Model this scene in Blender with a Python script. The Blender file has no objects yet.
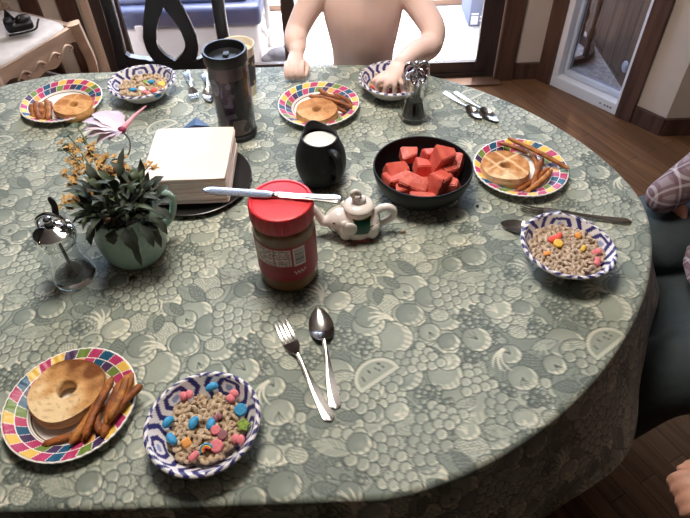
import bpy, bmesh, math, random
import numpy as np
from mathutils import Vector, Matrix

rng = np.random.default_rng(7)
random.seed(7)
SC = bpy.context.scene
COL = SC.collection
PI = math.pi
T = 0.752            # top of the tablecloth above the floor


# ------------------------------------------------------------------ colours
def lin(c):
    c = np.asarray(c, float) / 255.0
    return np.where(c <= 0.04045, c / 12.92, ((c + 0.055) / 1.055) ** 2.4)


def rgba(c):
    r = lin(c)
    return (float(r[0]), float(r[1]), float(r[2]), 1.0)


# ------------------------------------------------------------------ materials
MATS = {}


def mat(name, col=(200, 200, 200), rough=0.5, metal=0.0, spec=0.5, col2=None, vscale=8.0, vdetail=3.0,
        bump=0.0, bscale=60.0, attr=False, coat=0.0, sss=0.0, sheen=0.0, vpos=(0.35, 0.65), stretch=(1, 1, 1)):
    if name in MATS:
        return MATS[name]
    m = bpy.data.materials.new(name)
    m.use_nodes = True
    nt = m.node_tree
    b = nt.nodes['Principled BSDF']
    b.inputs['Roughness'].default_value = rough
    b.inputs['Metallic'].default_value = metal
    b.inputs['Specular IOR Level'].default_value = spec
    b.inputs['Coat Weight'].default_value = coat
    if sheen:
        b.inputs['Sheen Weight'].default_value = sheen
    if sss:
        b.inputs['Subsurface Weight'].default_value = sss
        b.inputs['Subsurface Scale'].default_value = 0.01
        b.inputs['Subsurface Radius'].default_value = (1.0, 0.4, 0.25)
    tc = nt.nodes.new('ShaderNodeTexCoord')
    mp = nt.nodes.new('ShaderNodeMapping')
    mp.inputs['Scale'].default_value = stretch
    nt.links.new(tc.outputs['Object'], mp.inputs['Vector'])
    if attr:
        a = nt.nodes.new('ShaderNodeAttribute')
        a.attribute_name = 'print'
        nt.links.new(a.outputs['Color'], b.inputs['Base Color'])
    elif col2 is not None:
        n = nt.nodes.new('ShaderNodeTexNoise')
        n.inputs['Scale'].default_value = vscale
        n.inputs['Detail'].default_value = vdetail
        r = nt.nodes.new('ShaderNodeValToRGB')
        r.color_ramp.elements[0].position = vpos[0]
        r.color_ramp.elements[1].position = vpos[1]
        r.color_ramp.elements[0].color = rgba(col)
        r.color_ramp.elements[1].color = rgba(col2)
        nt.links.new(mp.outputs['Vector'], n.inputs['Vector'])
        nt.links.new(n.outputs['Fac'], r.inputs['Fac'])
        nt.links.new(r.outputs['Color'], b.inputs['Base Color'])
    else:
        b.inputs['Base Color'].default_value = rgba(col)
    if bump:
        n2 = nt.nodes.new('ShaderNodeTexNoise')
        n2.inputs['Scale'].default_value = bscale
        n2.inputs['Detail'].default_value = 2.0
        bp = nt.nodes.new('ShaderNodeBump')
        bp.inputs['Strength'].default_value = bump
        bp.inputs['Distance'].default_value = 0.004
        nt.links.new(mp.outputs['Vector'], n2.inputs['Vector'])
        nt.links.new(n2.outputs['Fac'], bp.inputs['Height'])
        nt.links.new(bp.outputs['Normal'], b.inputs['Normal'])
    MATS[name] = m
    return m


def thin_glass(name, tint=(245, 250, 250), refl=1.0, ior=1.45, rough=0.02):
    """clear sheet or thin wall: mostly see-through, mirror-like at a slant"""
    m = bpy.data.materials.new(name)
    m.use_nodes = True
    nt = m.node_tree
    for n in list(nt.nodes):
        nt.nodes.remove(n)
    out = nt.nodes.new('ShaderNodeOutputMaterial')
    mix = nt.nodes.new('ShaderNodeMixShader')
    tr = nt.nodes.new('ShaderNodeBsdfTransparent')
    gl = nt.nodes.new('ShaderNodeBsdfGlossy')
    fr = nt.nodes.new('ShaderNodeLayerWeight')
    fr.inputs['Blend'].default_value = 0.5
    pw = nt.nodes.new('ShaderNodeMath')
    pw.operation = 'POWER'
    pw.inputs[1].default_value = 2.4
    nt.links.new(fr.outputs['Facing'], pw.inputs[0])
    ml = nt.nodes.new('ShaderNodeMath')
    ml.operation = 'MULTIPLY_ADD'
    ml.inputs[1].default_value = 0.85 * refl
    ml.inputs[2].default_value = 0.045 * refl
    tr.inputs['Color'].default_value = rgba(tint)
    gl.inputs['Roughness'].default_value = rough
    gl.inputs['Color'].default_value = (1, 1, 1, 1)
    nt.links.new(pw.outputs[0], ml.inputs[0])
    nt.links.new(ml.outputs[0], mix.inputs['Fac'])
    nt.links.new(tr.outputs[0], mix.inputs[1])
    nt.links.new(gl.outputs[0], mix.inputs[2])
    nt.links.new(mix.outputs[0], out.inputs['Surface'])
    MATS[name] = m
    return m


def plank_mat(name, c1, c2, gap, width, length, rot, rough=0.35, grain=18.0, axis='XY', gapw=0.02, bump=0.1):
    """boards laid side by side, each with its own tone and a running grain"""
    m = bpy.data.materials.new(name)
    m.use_nodes = True
    nt = m.node_tree
    L = nt.links
    b = nt.nodes['Principled BSDF']
    b.inputs['Roughness'].default_value = rough
    tc = nt.nodes.new('ShaderNodeTexCoord')
    mp = nt.nodes.new('ShaderNodeMapping')
    if axis == 'YZ':
        mp.inputs['Rotation'].default_value = (0, math.radians(90), 0)
    elif axis == 'XZ':
        mp.inputs['Rotation'].default_value = (math.radians(90), 0, 0)
    else:
        mp.inputs['Rotation'].default_value = (0, 0, rot)
    L.new(tc.outputs['Object'], mp.inputs['Vector'])
    br = nt.nodes.new('ShaderNodeTexBrick')
    br.inputs['Scale'].default_value = 1.0
    br.inputs['Brick Width'].default_value = length
    br.inputs['Row Height'].default_value = width
    br.inputs['Mortar Size'].default_value = width * gapw
    br.inputs['Color1'].default_value = rgba(c1)
    br.inputs['Color2'].default_value = rgba(c2)
    br.inputs['Mortar'].default_value = rgba(gap)
    br.offset = 0.37
    L.new(mp.outputs['Vector'], br.inputs['Vector'])
    mp2 = nt.nodes.new('ShaderNodeMapping')
    mp2.inputs['Scale'].default_value = (1.2, grain, grain)
    L.new(mp.outputs['Vector'], mp2.inputs['Vector'])
    nz = nt.nodes.new('ShaderNodeTexNoise')
    nz.inputs['Scale'].default_value = 3.0
    nz.inputs['Detail'].default_value = 4.0
    L.new(mp2.outputs['Vector'], nz.inputs['Vector'])
    rp = nt.nodes.new('ShaderNodeValToRGB')
    rp.color_ramp.elements[0].position = 0.3
    rp.color_ramp.elements[0].color = (0.6, 0.56, 0.52, 1)
    rp.color_ramp.elements[1].position = 0.7
    rp.color_ramp.elements[1].color = (1.1, 1.1, 1.1, 1)
    L.new(nz.outputs['Fac'], rp.inputs['Fac'])
    mx = nt.nodes.new('ShaderNodeMix')
    mx.data_type = 'RGBA'
    mx.blend_type = 'MULTIPLY'
    mx.inputs['Factor'].default_value = 1.0
    L.new(br.outputs['Color'], mx.inputs['A'])
    L.new(rp.outputs['Color'], mx.inputs['B'])
    L.new(mx.outputs['Result'], b.inputs['Base Color'])
    MATS[name] = m
    return m


def plaid_mat(name, base, c2, c3, scale):
    m = bpy.data.materials.new(name)
    m.use_nodes = True
    nt = m.node_tree
    L = nt.links
    b = nt.nodes['Principled BSDF']
    b.inputs['Roughness'].default_value = 0.9
    tc = nt.nodes.new('ShaderNodeTexCoord')
    cur = None
    base_n = nt.nodes.new('ShaderNodeRGB')
    base_n.outputs[0].default_value = rgba(base)
    cur = base_n.outputs[0]
    for i, (ax, c, sc, thr, fac) in enumerate((('X', c2, scale, 0.6, .7), ('Y', c2, scale, 0.6, .7), ('Z', c2, scale * .9, 0.6, .6),
                                               ('X', c3, scale, 0.97, .35), ('Y', c3, scale, 0.97, .35), ('Z', c3, scale * .9, .97, .35))):
        w = nt.nodes.new('ShaderNodeTexWave')
        w.bands_direction = ax
        w.inputs['Scale'].default_value = sc
        L.new(tc.outputs['Object'], w.inputs['Vector'])
        r = nt.nodes.new('ShaderNodeValToRGB')
        r.color_ramp.interpolation = 'CONSTANT'
        r.color_ramp.elements[0].color = (0, 0, 0, 1)
        r.color_ramp.elements[1].position = thr
        r.color_ramp.elements[1].color = (fac, fac, fac, 1)
        L.new(w.outputs['Fac'], r.inputs['Fac'])
        mx = nt.nodes.new('ShaderNodeMix')
        mx.data_type = 'RGBA'
        L.new(r.outputs['Color'], mx.inputs['Factor'])
        L.new(cur, mx.inputs['A'])
        mx.inputs['B'].default_value = rgba(c)
        cur = mx.outputs['Result']
    L.new(cur, b.inputs['Base Color'])
    MATS[name] = m
    return m


# ------------------------------------------------------------------ mesh helpers
def tag(o, label=None, cat=None, group=None, kind=None):
    if label:
        o['label'] = label
    if cat:
        o['category'] = cat
    if group:
        o['group'] = group
    if kind:
        o['kind'] = kind
    return o


def thing(name, label, cat, loc=(0, 0, 0), rz=0.0, group=None, rot=None):
    o = bpy.data.objects.new(name, None)
    o.empty_display_size = 0.03
    COL.objects.link(o)
    o.location = loc
    o.rotation_euler = rot if rot else (0, 0, rz)
    return tag(o, label, cat, group)


def build(name, vf, m, parent=None, smooth=True, colors=None, loc=None, angle=40):
    v, f = vf
    me = bpy.data.meshes.new(name)
    me.from_pydata([tuple(map(float, p)) for p in v], [], [tuple(map(int, q)) for q in f])
    if colors is not None:
        a = me.color_attributes.new('print', 'FLOAT_COLOR', 'POINT')
        c = np.ones((len(v), 4), np.float32)
        c[:, :3] = colors
        a.data.foreach_set('color', c.ravel())
    me.materials.append(m)
    bm = bmesh.new()
    bm.from_mesh(me)
    bmesh.ops.recalc_face_normals(bm, faces=bm.faces)
    if smooth:
        lim = math.radians(angle)
        for fc in bm.faces:
            fc.smooth = True
        for e in bm.edges:
            if len(e.link_faces) == 2 and e.calc_face_angle(0) > lim:
                e.smooth = False
    bm.to_mesh(me)
    bm.free()
    me.update()
    o = bpy.data.objects.new(name, me)
    COL.objects.link(o)
    if parent is not None:
        o.parent = parent
    if loc is not None:
        o.location = loc
    return o


def merge(*parts):
    V, Fc, k = [], [], 0
    for v, f in parts:
        V += [tuple(p) for p in v]
        Fc += [tuple(i + k for i in q) for q in f]
        k += len(v)
    return V, Fc


def xf(vf, M):
    return [tuple(M @ Vector(p)) for p in vf[0]], vf[1]


def mv(vf, x=0, y=0, z=0, rz=0, rx=0, ry=0, s=1):
    M = Matrix.Translation((x, y, z)) @ Matrix.Rotation(rz, 4, 'Z') @ Matrix.Rotation(ry, 4, 'Y') @ Matrix.Rotation(rx, 4, 'X') @ Matrix.Scale(s, 4)
    return xf(vf, M)


def lathe(prof, n=48, wob=None):
    """prof: (r, z) from one end to the other; r = 0 closes an end; wob(theta, r, z) -> (r, z)"""
    V, Fc, rows = [], [], []
    for r, z in prof:
        if r <= 1e-6:
            rows.append([len(V)])
            V.append((0, 0, z))
        else:
            row = []
            for i in range(n):
                a = 2 * PI * i / n
                rr, zz = (r, z) if wob is None else wob(a, r, z)
                row.append(len(V))
                V.append((rr * math.cos(a), rr * math.sin(a), zz))
            rows.append(row)
    for A, B in zip(rows, rows[1:]):
        if len(A) == 1 and len(B) == 1:
            continue
        for i in range(n):
            j = (i + 1) % n
            if len(A) == 1:
                Fc.append((A[0], B[i], B[j]))
            elif len(B) == 1:
                Fc.append((A[i], B[0], A[j]))
            else:
                Fc.append((A[i], B[i], B[j], A[j]))
    return V, Fc


def smoothcurve(pts, n):
    """Catmull-Rom through pts (any dimension), n samples"""
    P = np.array(pts, float)
    P = np.vstack([2 * P[0] - P[1], P, 2 * P[-1] - P[-2]])
    out = []
    m = len(P) - 3
    for k in range(n):
        t = k / (n - 1) * m
        i = min(int(t), m - 1)
        u = t - i
        a, b, c, d = P[i], P[i + 1], P[i + 2], P[i + 3]
        out.append(0.5 * ((2 * b) + (-a + c) * u + (2 * a - 5 * b + 4 * c - d) * u * u + (-a + 3 * b - 3 * c + d) * u ** 3))
    return np.array(out)


def tube(path, rad, n=12, flat=1.0, up=(0, 0, 1), closed=False, caps=True, square=0.0):
    """loft along a path; rad: number or list; flat: squash of the second axis (number or list)"""
    P = [Vector(p) for p in path]
    m = len(P)
    R = [rad] * m if np.isscalar(rad) else list(rad)
    FL = [flat] * m if np.isscalar(flat) else list(flat)
    V, Fc = [], []
    nrm = Vector(up)
    for i in range(m):
        if closed:
            t = P[(i + 1) % m] - P[i - 1]
        else:
            t = P[min(i + 1, m - 1)] - P[max(i - 1, 0)]
        t.normalize()
        u = nrm - t * nrm.dot(t)
        if u.length < 1e-5:
            u = t.orthogonal()
        u.normalize()
        nrm = u
        w = t.cross(u)
        for k in range(n):
            a = 2 * PI * k / n
            ca, sa = math.cos(a), math.sin(a)
            if square:
                q = (abs(ca) ** square + abs(sa) ** square) ** (-1 / square)
                ca, sa = ca * q, sa * q
            V.append(tuple(P[i] + w * (ca * R[i]) + u * (sa * R[i] * FL[i])))
    segs = m if closed else m - 1
    for i in range(segs):
        j = (i + 1) % m
        for k in range(n):
            l = (k + 1) % n
            Fc.append((i * n + k, i * n + l, j * n + l, j * n + k))
    if caps and not closed:
        Fc.append(tuple(range(n))[::-1])
        Fc.append(tuple((m - 1) * n + k for k in range(n)))
    return V, Fc


def limb(pts, rads, n=16, flat=1.0, up=(0, 0, 1), samples=None):
    """rounded-end tapered loft used inside bodies"""
    s = samples or 4 * len(pts)
    q = smoothcurve([tuple(p) + (r,) for p, r in zip(pts, rads)], s)
    path, rr = [tuple(p[:3]) for p in q], [max(1e-4, p[3]) for p in q]
    a, b = Vector(path[0]), Vector(path[1])
    d = (a - b).normalized()
    e, f_ = Vector(path[-1]), Vector(path[-2])
    g = (e - f_).normalized()
    hd = [tuple(a + d * rr[0] * k) for k in (0.98, 0.8, 0.45)]
    tl = [tuple(e + g * rr[-1] * k) for k in (0.45, 0.8, 0.98)]
    hr = [rr[0] * k for k in (0.2, 0.6, 0.89)]
    tr = [rr[-1] * k for k in (0.89, 0.6, 0.2)]
    return tube(hd + path + tl, hr + rr + tr, n, flat, up)


def ellipsoid(c, r, nu=20, nv=12, M=None):
    V, Fc = lathe([(math.sin(PI * k / nv), -math.cos(PI * k / nv)) if 0 < k < nv else (0, -1 if k == 0 else 1) for k in range(nv + 1)], nu)
    S = Matrix.Diagonal((r[0], r[1], r[2], 1))
    MM = Matrix.Translation(c) @ (M if M is not None else Matrix.Identity(4)) @ S
    return xf((V, Fc), MM)


def box(sx, sy, sz, bev=0.0, seg=2, c=(0, 0, 0), M=None):
    bm = bmesh.new()
    bmesh.ops.create_cube(bm, size=1.0)
    bmesh.ops.scale(bm, vec=(sx, sy, sz), verts=bm.verts)
    if bev > 0:
        bmesh.ops.bevel(bm, geom=bm.edges[:], offset=bev, segments=seg, profile=0.5, affect='EDGES')
    bmesh.ops.translate(bm, vec=c, verts=bm.verts)
    if M is not None:
        bmesh.ops.transform(bm, matrix=M, verts=bm.verts)
    bm.verts.index_update()
    V = [tuple(v.co) for v in bm.verts]
    Fc = [tuple(v.index for v in f.verts) for f in bm.faces]
    bm.free()
    return V, Fc


def span(a, b, bev=0.0, seg=2):
    """box between two corners"""
    a, b = np.minimum(a, b), np.maximum(a, b)
    d = b - a
    return box(d[0], d[1], d[2], bev, seg, tuple((a + b) / 2))


def sheet(rows, t):
    """closed shell from a grid of points, thickness t downward (z)"""
    R = np.array(rows, float)
    m, n, _ = R.shape
    V = list(map(tuple, R.reshape(-1, 3))) + list(map(tuple, (R - np.array([0, 0, t])).reshape(-1, 3)))
    o = m * n
    Fc = []
    for i in range(m - 1):
        for j in range(n - 1):
            a, b, c, d = i * n + j, i * n + j + 1, (i + 1) * n + j + 1, (i + 1) * n + j
            Fc.append((a, b, c, d))
            Fc.append((o + d, o + c, o + b, o + a))
    for i in range(m - 1):
        for j in (0, n - 1):
            a, d = i * n + j, (i + 1) * n + j
            Fc.append((a, d, o + d, o + a))
    for j in range(n - 1):
        for i in (0, m - 1):
            a, b = i * n + j, i * n + j + 1
            Fc.append((a, b, o + b, o + a))
    return V, Fc


def extrude_poly(pts, depth, axis='y'):
    """flat outline (u, v) pushed back by depth; axis is the push direction"""
    n = len(pts)
    V = []
    for d in (-depth / 2, depth / 2):
        for u, w in pts:
            V.append((u, d, w) if axis == 'y' else ((u, w, d) if axis == 'z' else (d, u, w)))
    Fc = [tuple(range(n)), tuple(range(2 * n - 1, n - 1, -1))]
    for i in range(n):
        j = (i + 1) % n
        Fc.append((i, j, n + j, n + i))
    return V, Fc


def voxel(name, parts, size, m, parent=None, smooth_it=4, fac=0.5, loc=None):
    """fuse closed lofts into ONE continuous skin"""
    v, f = merge(*parts)
    me = bpy.data.meshes.new('src')
    me.from_pydata(v, [], f)
    bm = bmesh.new()
    bm.from_mesh(me)
    bmesh.ops.recalc_face_normals(bm, faces=bm.faces)
    bm.to_mesh(me)
    bm.free()
    o = bpy.data.objects.new('src', me)
    COL.objects.link(o)
    md = o.modifiers.new('r', 'REMESH')
    md.mode = 'VOXEL'
    md.voxel_size = size
    md.use_smooth_shade = True
    if smooth_it:
        ms = o.modifiers.new('s', 'SMOOTH')
        ms.factor = fac
        ms.iterations = smooth_it
    dg = bpy.context.evaluated_depsgraph_get()
    me2 = bpy.data.meshes.new_from_object(o.evaluated_get(dg))
    bpy.data.objects.remove(o)
    bpy.data.meshes.remove(me)
    me2.materials.clear()
    me2.materials.append(m)
    me2.polygons.foreach_set('use_smooth', [True] * len(me2.polygons))
    me2.name = name
    r = bpy.data.objects.new(name, me2)
    COL.objects.link(r)
    if parent is not None:
        r.parent = parent
    if loc is not None:
        r.location = loc
    return r


def copy_thing(src, loc, rot, label=None, group=None):
    """a thing, its parts and their sub-parts"""
    c = src.copy()
    COL.objects.link(c)
    c.location = loc
    c.rotation_euler = rot
    if label:
        c['label'] = label
    if group:
        c['group'] = group
    for ch in src.children:
        d = ch.copy()
        COL.objects.link(d)
        d.parent = c
        for g in ch.children:
            e = g.copy()
            COL.objects.link(e)
            e.parent = d
    return c


def vnoise(x, y, s=1.0, seed=0):
    """smooth cheap noise in -1..1"""
    r = np.random.default_rng(seed)
    out = 0
    for k in range(6):
        a, b, p = r.uniform(-1, 1) * s * 2, r.uniform(-1, 1) * s * 2, r.uniform(0, 6.3)
        out = out + np.sin(a * x + b * y + p)
    return out / 3.0


# ------------------------------------------------------------------ shared materials
M_steel = mat('polished steel', (166, 163, 160), 0.2, 1.0)
M_chrome = mat('chrome', (215, 215, 218), 0.1, 1.0)
M_print = mat('printed paper', attr=True, rough=0.42, spec=0.4)
M_food = mat('toasted bread', attr=True, rough=0.85, spec=0.2, bump=0.5, bscale=160)
M_white_paper = mat('white paper', (238, 234, 230), 0.8)
M_black = mat('matte black ceramic', (10, 11, 12), 0.45, spec=.3, col2=(15, 16, 17), vscale=60)
M_blackp = mat('black plastic', (18, 18, 20), 0.4, col2=(26, 26, 28), vscale=30)
M_brown = mat('dark stained wood', (62, 42, 36), 0.45, col2=(88, 62, 52), vscale=5, stretch=(8, 8, 0.8))
M_frame = mat('dark bronze door frame', (44, 36, 38), 0.4, col2=(54, 44, 44), vscale=10)
M_wall = mat('beige wall paint', (196, 182, 170), 0.9, col2=(206, 192, 180), vscale=3, bump=0.15, bscale=120)
M_skin = mat('fair skin', (238, 202, 190), 0.5, sss=0.15, col2=(242, 210, 200), vscale=14, spec=0.35)
M_glass = mat('clear glass', (250, 252, 252), 0.03)
M_glass.node_tree.nodes['Principled BSDF'].inputs['Transmission Weight'].default_value = 1.0
M_glass.node_tree.nodes['Principled BSDF'].inputs['IOR'].default_value = 1.46
M_pane = thin_glass('window pane', (250, 251, 252), 0.55, 1.45, 0.0)
M_clear = thin_glass('clear acrylic', (225, 222, 226), 0.3, 1.45)


# ================================================================== THE SETTING
def struct(name, vf, m, parent=None, smooth=False, loc=None):
    o = build(name, vf, m, parent, smooth, loc=loc)
    o['kind'] = 'structure'
    return o


M_floor = plank_mat('oak parquet', (138, 100, 70), (114, 81, 56), (56, 38, 26), 0.055, 0.62, math.radians(62), rough=0.28)
M_pine = plank_mat('knotty pine boards', (146, 122, 100), (130, 108, 88), (78, 62, 50), 0.13, 6.0, 0, rough=0.6, axis='YZ', gapw=0.03)
M_carpet = mat('pale speckled carpet', (176, 170, 164), 0.95, col2=(232, 228, 222), vscale=70, vdetail=5, bump=0.6, bscale=220)
M_ceil = mat('white ceiling paint', (206, 198, 188), 0.9)
M_vinyl = mat('white vinyl', (226, 228, 234), 0.35)
M_tan = mat('tan wall panel', (176, 158, 142), 0.8, col2=(186, 168, 152), vscale=6)

AX, AY, DANG = 0.995, 2.75, math.atan2(-0.778, 0.628)
DM = Matrix.Translation((AX, AY, 0)) @ Matrix.Rotation(DANG, 4, 'Z')
DL = 0.668
BX, BY = AX + DL * 0.628, AY - DL * 0.778

# floor of the dining room, with the cut-off corner
fl = [(-2.6, -2.1), (2.7, -2.1), (2.7, BY + 0.02), (BX + 0.01, BY + 0.02), (AX + 0.02, 2.775), (AX, 2.80), (-2.6, 2.80)]
struct('floor', extrude_poly(fl, 0.04, 'z'), M_floor, loc=(0, 0, -0.02))
struct('ceiling', span((-2.6, -2.1, 2.42), (2.7, 2.87, 2.46)), M_ceil)
M_bounce_cut = plank_mat('dark bounce-cutting wall boards', (52, 52, 50), (46, 46, 44), (24, 24, 24), 0.3, 2.4, 0, rough=0.5, axis='XZ')  # invented dark finish for unseen walls, cuts bounce light on the cloth's front drop
struct('wall_left', span((-2.6, -2.1, 0), (-2.5, 2.87, 2.42)), M_bounce_cut)
struct('wall_front', span((-2.5, -2.1, 0), (2.6, -2.0, 2.42)), M_bounce_cut)
struct('wall_side', span((2.6, -2.1, 0), (2.7, BY + 0.12, 2.42)), M_bounce_cut)
struct('wall_right', span((BX, BY, 0), (2.6, BY + 0.12, 2.42)), M_wall)
struct('wall_back', merge(span((-2.5, 2.75, 0), (-1.12, 2.87, 2.42)), span((-1.12, 2.75, 2.08), (0.775, 2.87, 2.42)),
                          span((0.775, 2.75, 0), (AX + 0.03, 2.87, 2.42))), M_wall)
struct('wall_corner', merge(xf(span((0.0, 0.0, 0), (0.085, 0.12, 2.42)), DM), xf(span((0.085, 0.0, 2.05), (0.455, 0.12, 2.42)), DM),
                            xf(span((0.455, 0.0, 0), (DL, 0.12, 2.42)), DM)), M_wall)
# dark stained trim
struct('trim_1', span((0.775, 2.725, 0.0), (0.865, 2.75, 2.14), 0.004), M_brown)
struct('trim_2', xf(span((0.008, -0.022, 0), (0.087, 0.0, 2.1), 0.004), DM), M_brown)
struct('trim_3', xf(span((0.453, -0.022, 0), (0.53, 0.0, 2.1), 0.004), DM), M_brown)
struct('trim_4', span((-1.416, 2.728, 0.0), (-1.336, 2.75, 2.42), 0.004), M_brown)
struct('trim_5', span((-1.247, 2.72, 0.0), (-1.168, 2.75, 2.42), 0.004), M_brown)
struct('trim_6', span((-1.150, 2.725, 0.0), (-1.125, 2.75, 2.42), 0.003), M_tan)
struct('baseboard_back', span((0.865, 2.732, 0), (AX + 0.003, 2.75, 0.085), 0.003), M_brown)
struct('baseboard_corner', xf(span((0.53, -0.016, 0), (DL + 0.004, 0.0, 0.085), 0.003), DM), M_brown)
struct('baseboard_right', span((BX - 0.004, BY - 0.016, 0), (2.6, BY, 0.085), 0.003), M_brown)

# sliding glass door to the sun room
d1 = struct('door_1', merge(span((-1.12, 2.76, 0.0), (0.775, 2.86, 0.03)), span((-1.12, 2.76, 0.03), (-1.07, 2.86, 2.08)),
                            span((0.735, 2.76, 0.03), (0.775, 2.86, 2.08)), span((-1.07, 2.76, 2.03), (0.735, 2.86, 2.08))), M_frame)
struct('sliding_sash', merge(span((-0.252, 2.772, 0.03), (-0.195, 2.80, 2.03), 0.003), span((0.682, 2.772, 0.03), (0.738, 2.80, 2.03), 0.003),
                             span((-0.195, 2.772, 0.03), (0.682, 2.80, 0.085), 0.003), span((-0.195, 2.772, 1.95), (0.682, 2.80, 2.03), 0.003)), M_frame, d1)
struct('fixed_sash', merge(span((-1.07, 2.812, 0.03), (-1.01, 2.84, 2.03), 0.003), span((-0.262, 2.812, 0.03), (-0.21, 2.84, 2.03), 0.003),
                           span((-1.01, 2.812, 0.03), (-0.262, 2.84, 0.085), 0.003), span((-1.01, 2.812, 1.95), (-0.262, 2.84, 2.03), 0.003)), M_frame, d1)
struct('glass_pane', span((-0.195, 2.784, 0.085), (0.682, 2.788, 1.95)), M_pane, d1)
struct('glass_pane', span((-1.01, 2.824, 0.085), (-0.262, 2.828, 1.95)), M_pane, d1)
struct('sash_screw', mv(lathe([(0, 0), (0.006, 0), (0.005, 0.003), (0, 0.004)], 16), 0.44, 2.772, 0.055, rx=PI / 2), M_steel, d1)
struct('threshold', span((-0.9, 2.68, 0), (0.80, 2.755, 0.012), 0.004), mat('oak threshold', (104, 74, 54), 0.5, col2=(90, 62, 44), vscale=9, stretch=(1, 8, 8)))

# narrow white floor-level window in the cut-off corner
w1 = struct('window_1', xf(merge(span((0.085, -0.012, 0), (0.455, 0.11, 0.055), 0.003), span((0.085, -0.012, 0.055), (0.116, 0.11, 2.05), 0.003),
                                 span((0.439, -0.012, 0.055), (0.455, 0.11, 2.05), 0.003), span((0.085, -0.012, 2.0), (0.455, 0.11, 2.05), 0.003)), DM), M_vinyl)
struct('window_sash', xf(merge(span((0.119, 0.03, 0.058), (0.136, 0.07, 1.98), 0.003), span((0.421, 0.03, 0.058), (0.436, 0.07, 1.98), 0.003),
                               span((0.119, 0.03, 0.058), (0.436, 0.07, 0.082), 0.003), span((0.119, 0.03, 1.95), (0.436, 0.07, 1.98), 0.003)), DM),
       mat('pale blue-white vinyl', (206, 214, 230), 0.35), w1)
struct('glass_pane', xf(span((0.134, 0.048, 0.08), (0.424, 0.052, 1.96)), DM), thin_glass('grey tinted pane', (186, 186, 190), 0.5, 1.45, 0.0), w1)
for k, (a, b_) in enumerate(((0.362, 0.371), (0.386, 0.395), (0.401, 0.410), (0.416, 0.425))):
    struct('weep_slot', xf(span((a, -0.0135, 0.022), (b_, -0.0115, 0.030)), DM), mat('grey slot', (120, 120, 124), 0.6), w1)

# sun room behind the glass
struct('floor_sunroom', span((-4.5, 2.45, -0.05), (1.4, 7.5, -0.022)), M_carpet)
struct('wall_pine', span((1.4, 2.40, -0.05), (1.48, 7.5, 2.7)), M_pine)
struct('trim_7', span((-1.4, 3.66, -0.022), (0.80, 3.72, 0.012), 0.003), mat('weathered sill wood', (150, 118, 96), 0.6))
struct('wall_sunroom', merge(span((-4.5, 7.4, -0.05), (1.4, 7.5, 0.7)), span((-4.6, 2.87, -0.05), (-4.5, 7.5, 0.9))), M_vinyl)

# ------------------------------------------------------------------ things in the sun room
t = thing('cooler', 'big white picnic cooler with a blue lid, outside the glass behind the dark chair', 'cooler', (-0.80, 3.205, -0.022))
M_cool = mat('white cooler plastic', (206, 202, 202), 0.45)
M_cblue = mat('blue cooler plastic', (56, 66, 98), 0.45)
build('body', merge(span((-0.40, -0.20, 0.0), (0.395, 0.20, 0.225), 0.02, 3)), M_cool, t)
build('lid', merge(span((-0.425, -0.225, 0.226), (0.42, 0.225, 0.33), 0.025, 3), span((-0.36, -0.17, 0.32), (0.35, 0.17, 0.36), 0.02, 3)), M_cblue, t)
for sx in (-0.403, 0.398):
    build('handle', tube([(sx, -0.09, 0.15), (sx + (0.022 if sx > 0 else -0.022), -0.07, 0.10), (sx + (0.022 if sx > 0 else -0.022), 0.07, 0.10), (sx, 0.09, 0.15)], 0.010, 8), M_cool, t)
for sx in (-0.2, 0.2):
    build('latch', span((sx - 0.02, -0.232, 0.17), (sx + 0.02, -0.200, 0.25), 0.005), M_cool, t)

t = thing('garden_table', 'white plastic garden table outside the glass, one slim leg showing right of the cooler', 'table', (-0.80, 3.50, -0.022))
build('table_top', span((-0.46, -0.32, 0.69), (0.46, 0.32, 0.72), 0.01), M_cool, t)
for sx in (-1, 1):
    for sy in (-1, 1):
        build('leg', tube([(sx * 0.425, sy * 0.285, 0.0), (sx * 0.43, sy * 0.285, 0.69)], 0.014, 12), M_cool, t)

o = voxel('duffel_bag', [ellipsoid((0, 0, 0.045), (0.085, 0.05, 0.045)), ellipsoid((0.05, 0.02, 0.06), (0.05, 0.035, 0.05)), ellipsoid((-0.06, -0.01, 0.03), (0.05, 0.04, 0.03))], 0.006,
          mat('dark grey nylon', (52, 52, 58), 0.7, col2=(74, 74, 82), vscale=30), None, 2, loc=(-0.30, 3.02, -0.024))
tag(o, 'crumpled dark grey bag lying on the carpet outside, beside the white cooler', 'bag')

t = thing('appliance_box', 'blue-grey cardboard carton with white labels standing on the bright carpet outside', 'box', (0.89, 3.50, -0.022))
M_card = mat('blue-grey printed cardboard', (104, 112, 138), 0.7, col2=(112, 120, 146), vscale=10)
build('carton', span((-0.135, -0.13, 0), (0.14, 0.13, 0.36), 0.003), M_card, t)
for (a, b_, c_, d_) in ((0.0, 0.10, 0.09, 0.30), (-0.125, 0.012, -0.085, 0.06), (-0.125, 0.068, -0.085, 0.078), (-0.075, 0.052, -0.062, 0.062), (-0.075, 0.03, -0.062, 0.04), (-0.05, 0.06, -0.02, 0.068)):
    build('printed_label', span((a, -0.1315, b_), (c_, -0.130, d_)), M_white_paper, t)
build('flap', extrude_poly([(-0.06, 0.004), (0.13, 0.004), (0.13, 0.075), (0.03, 0.075)], 0.004, 'y'), mat('pale carton edge', (170, 174, 190), 0.8), t, False, loc=(0.0, -0.133, 0))

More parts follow.
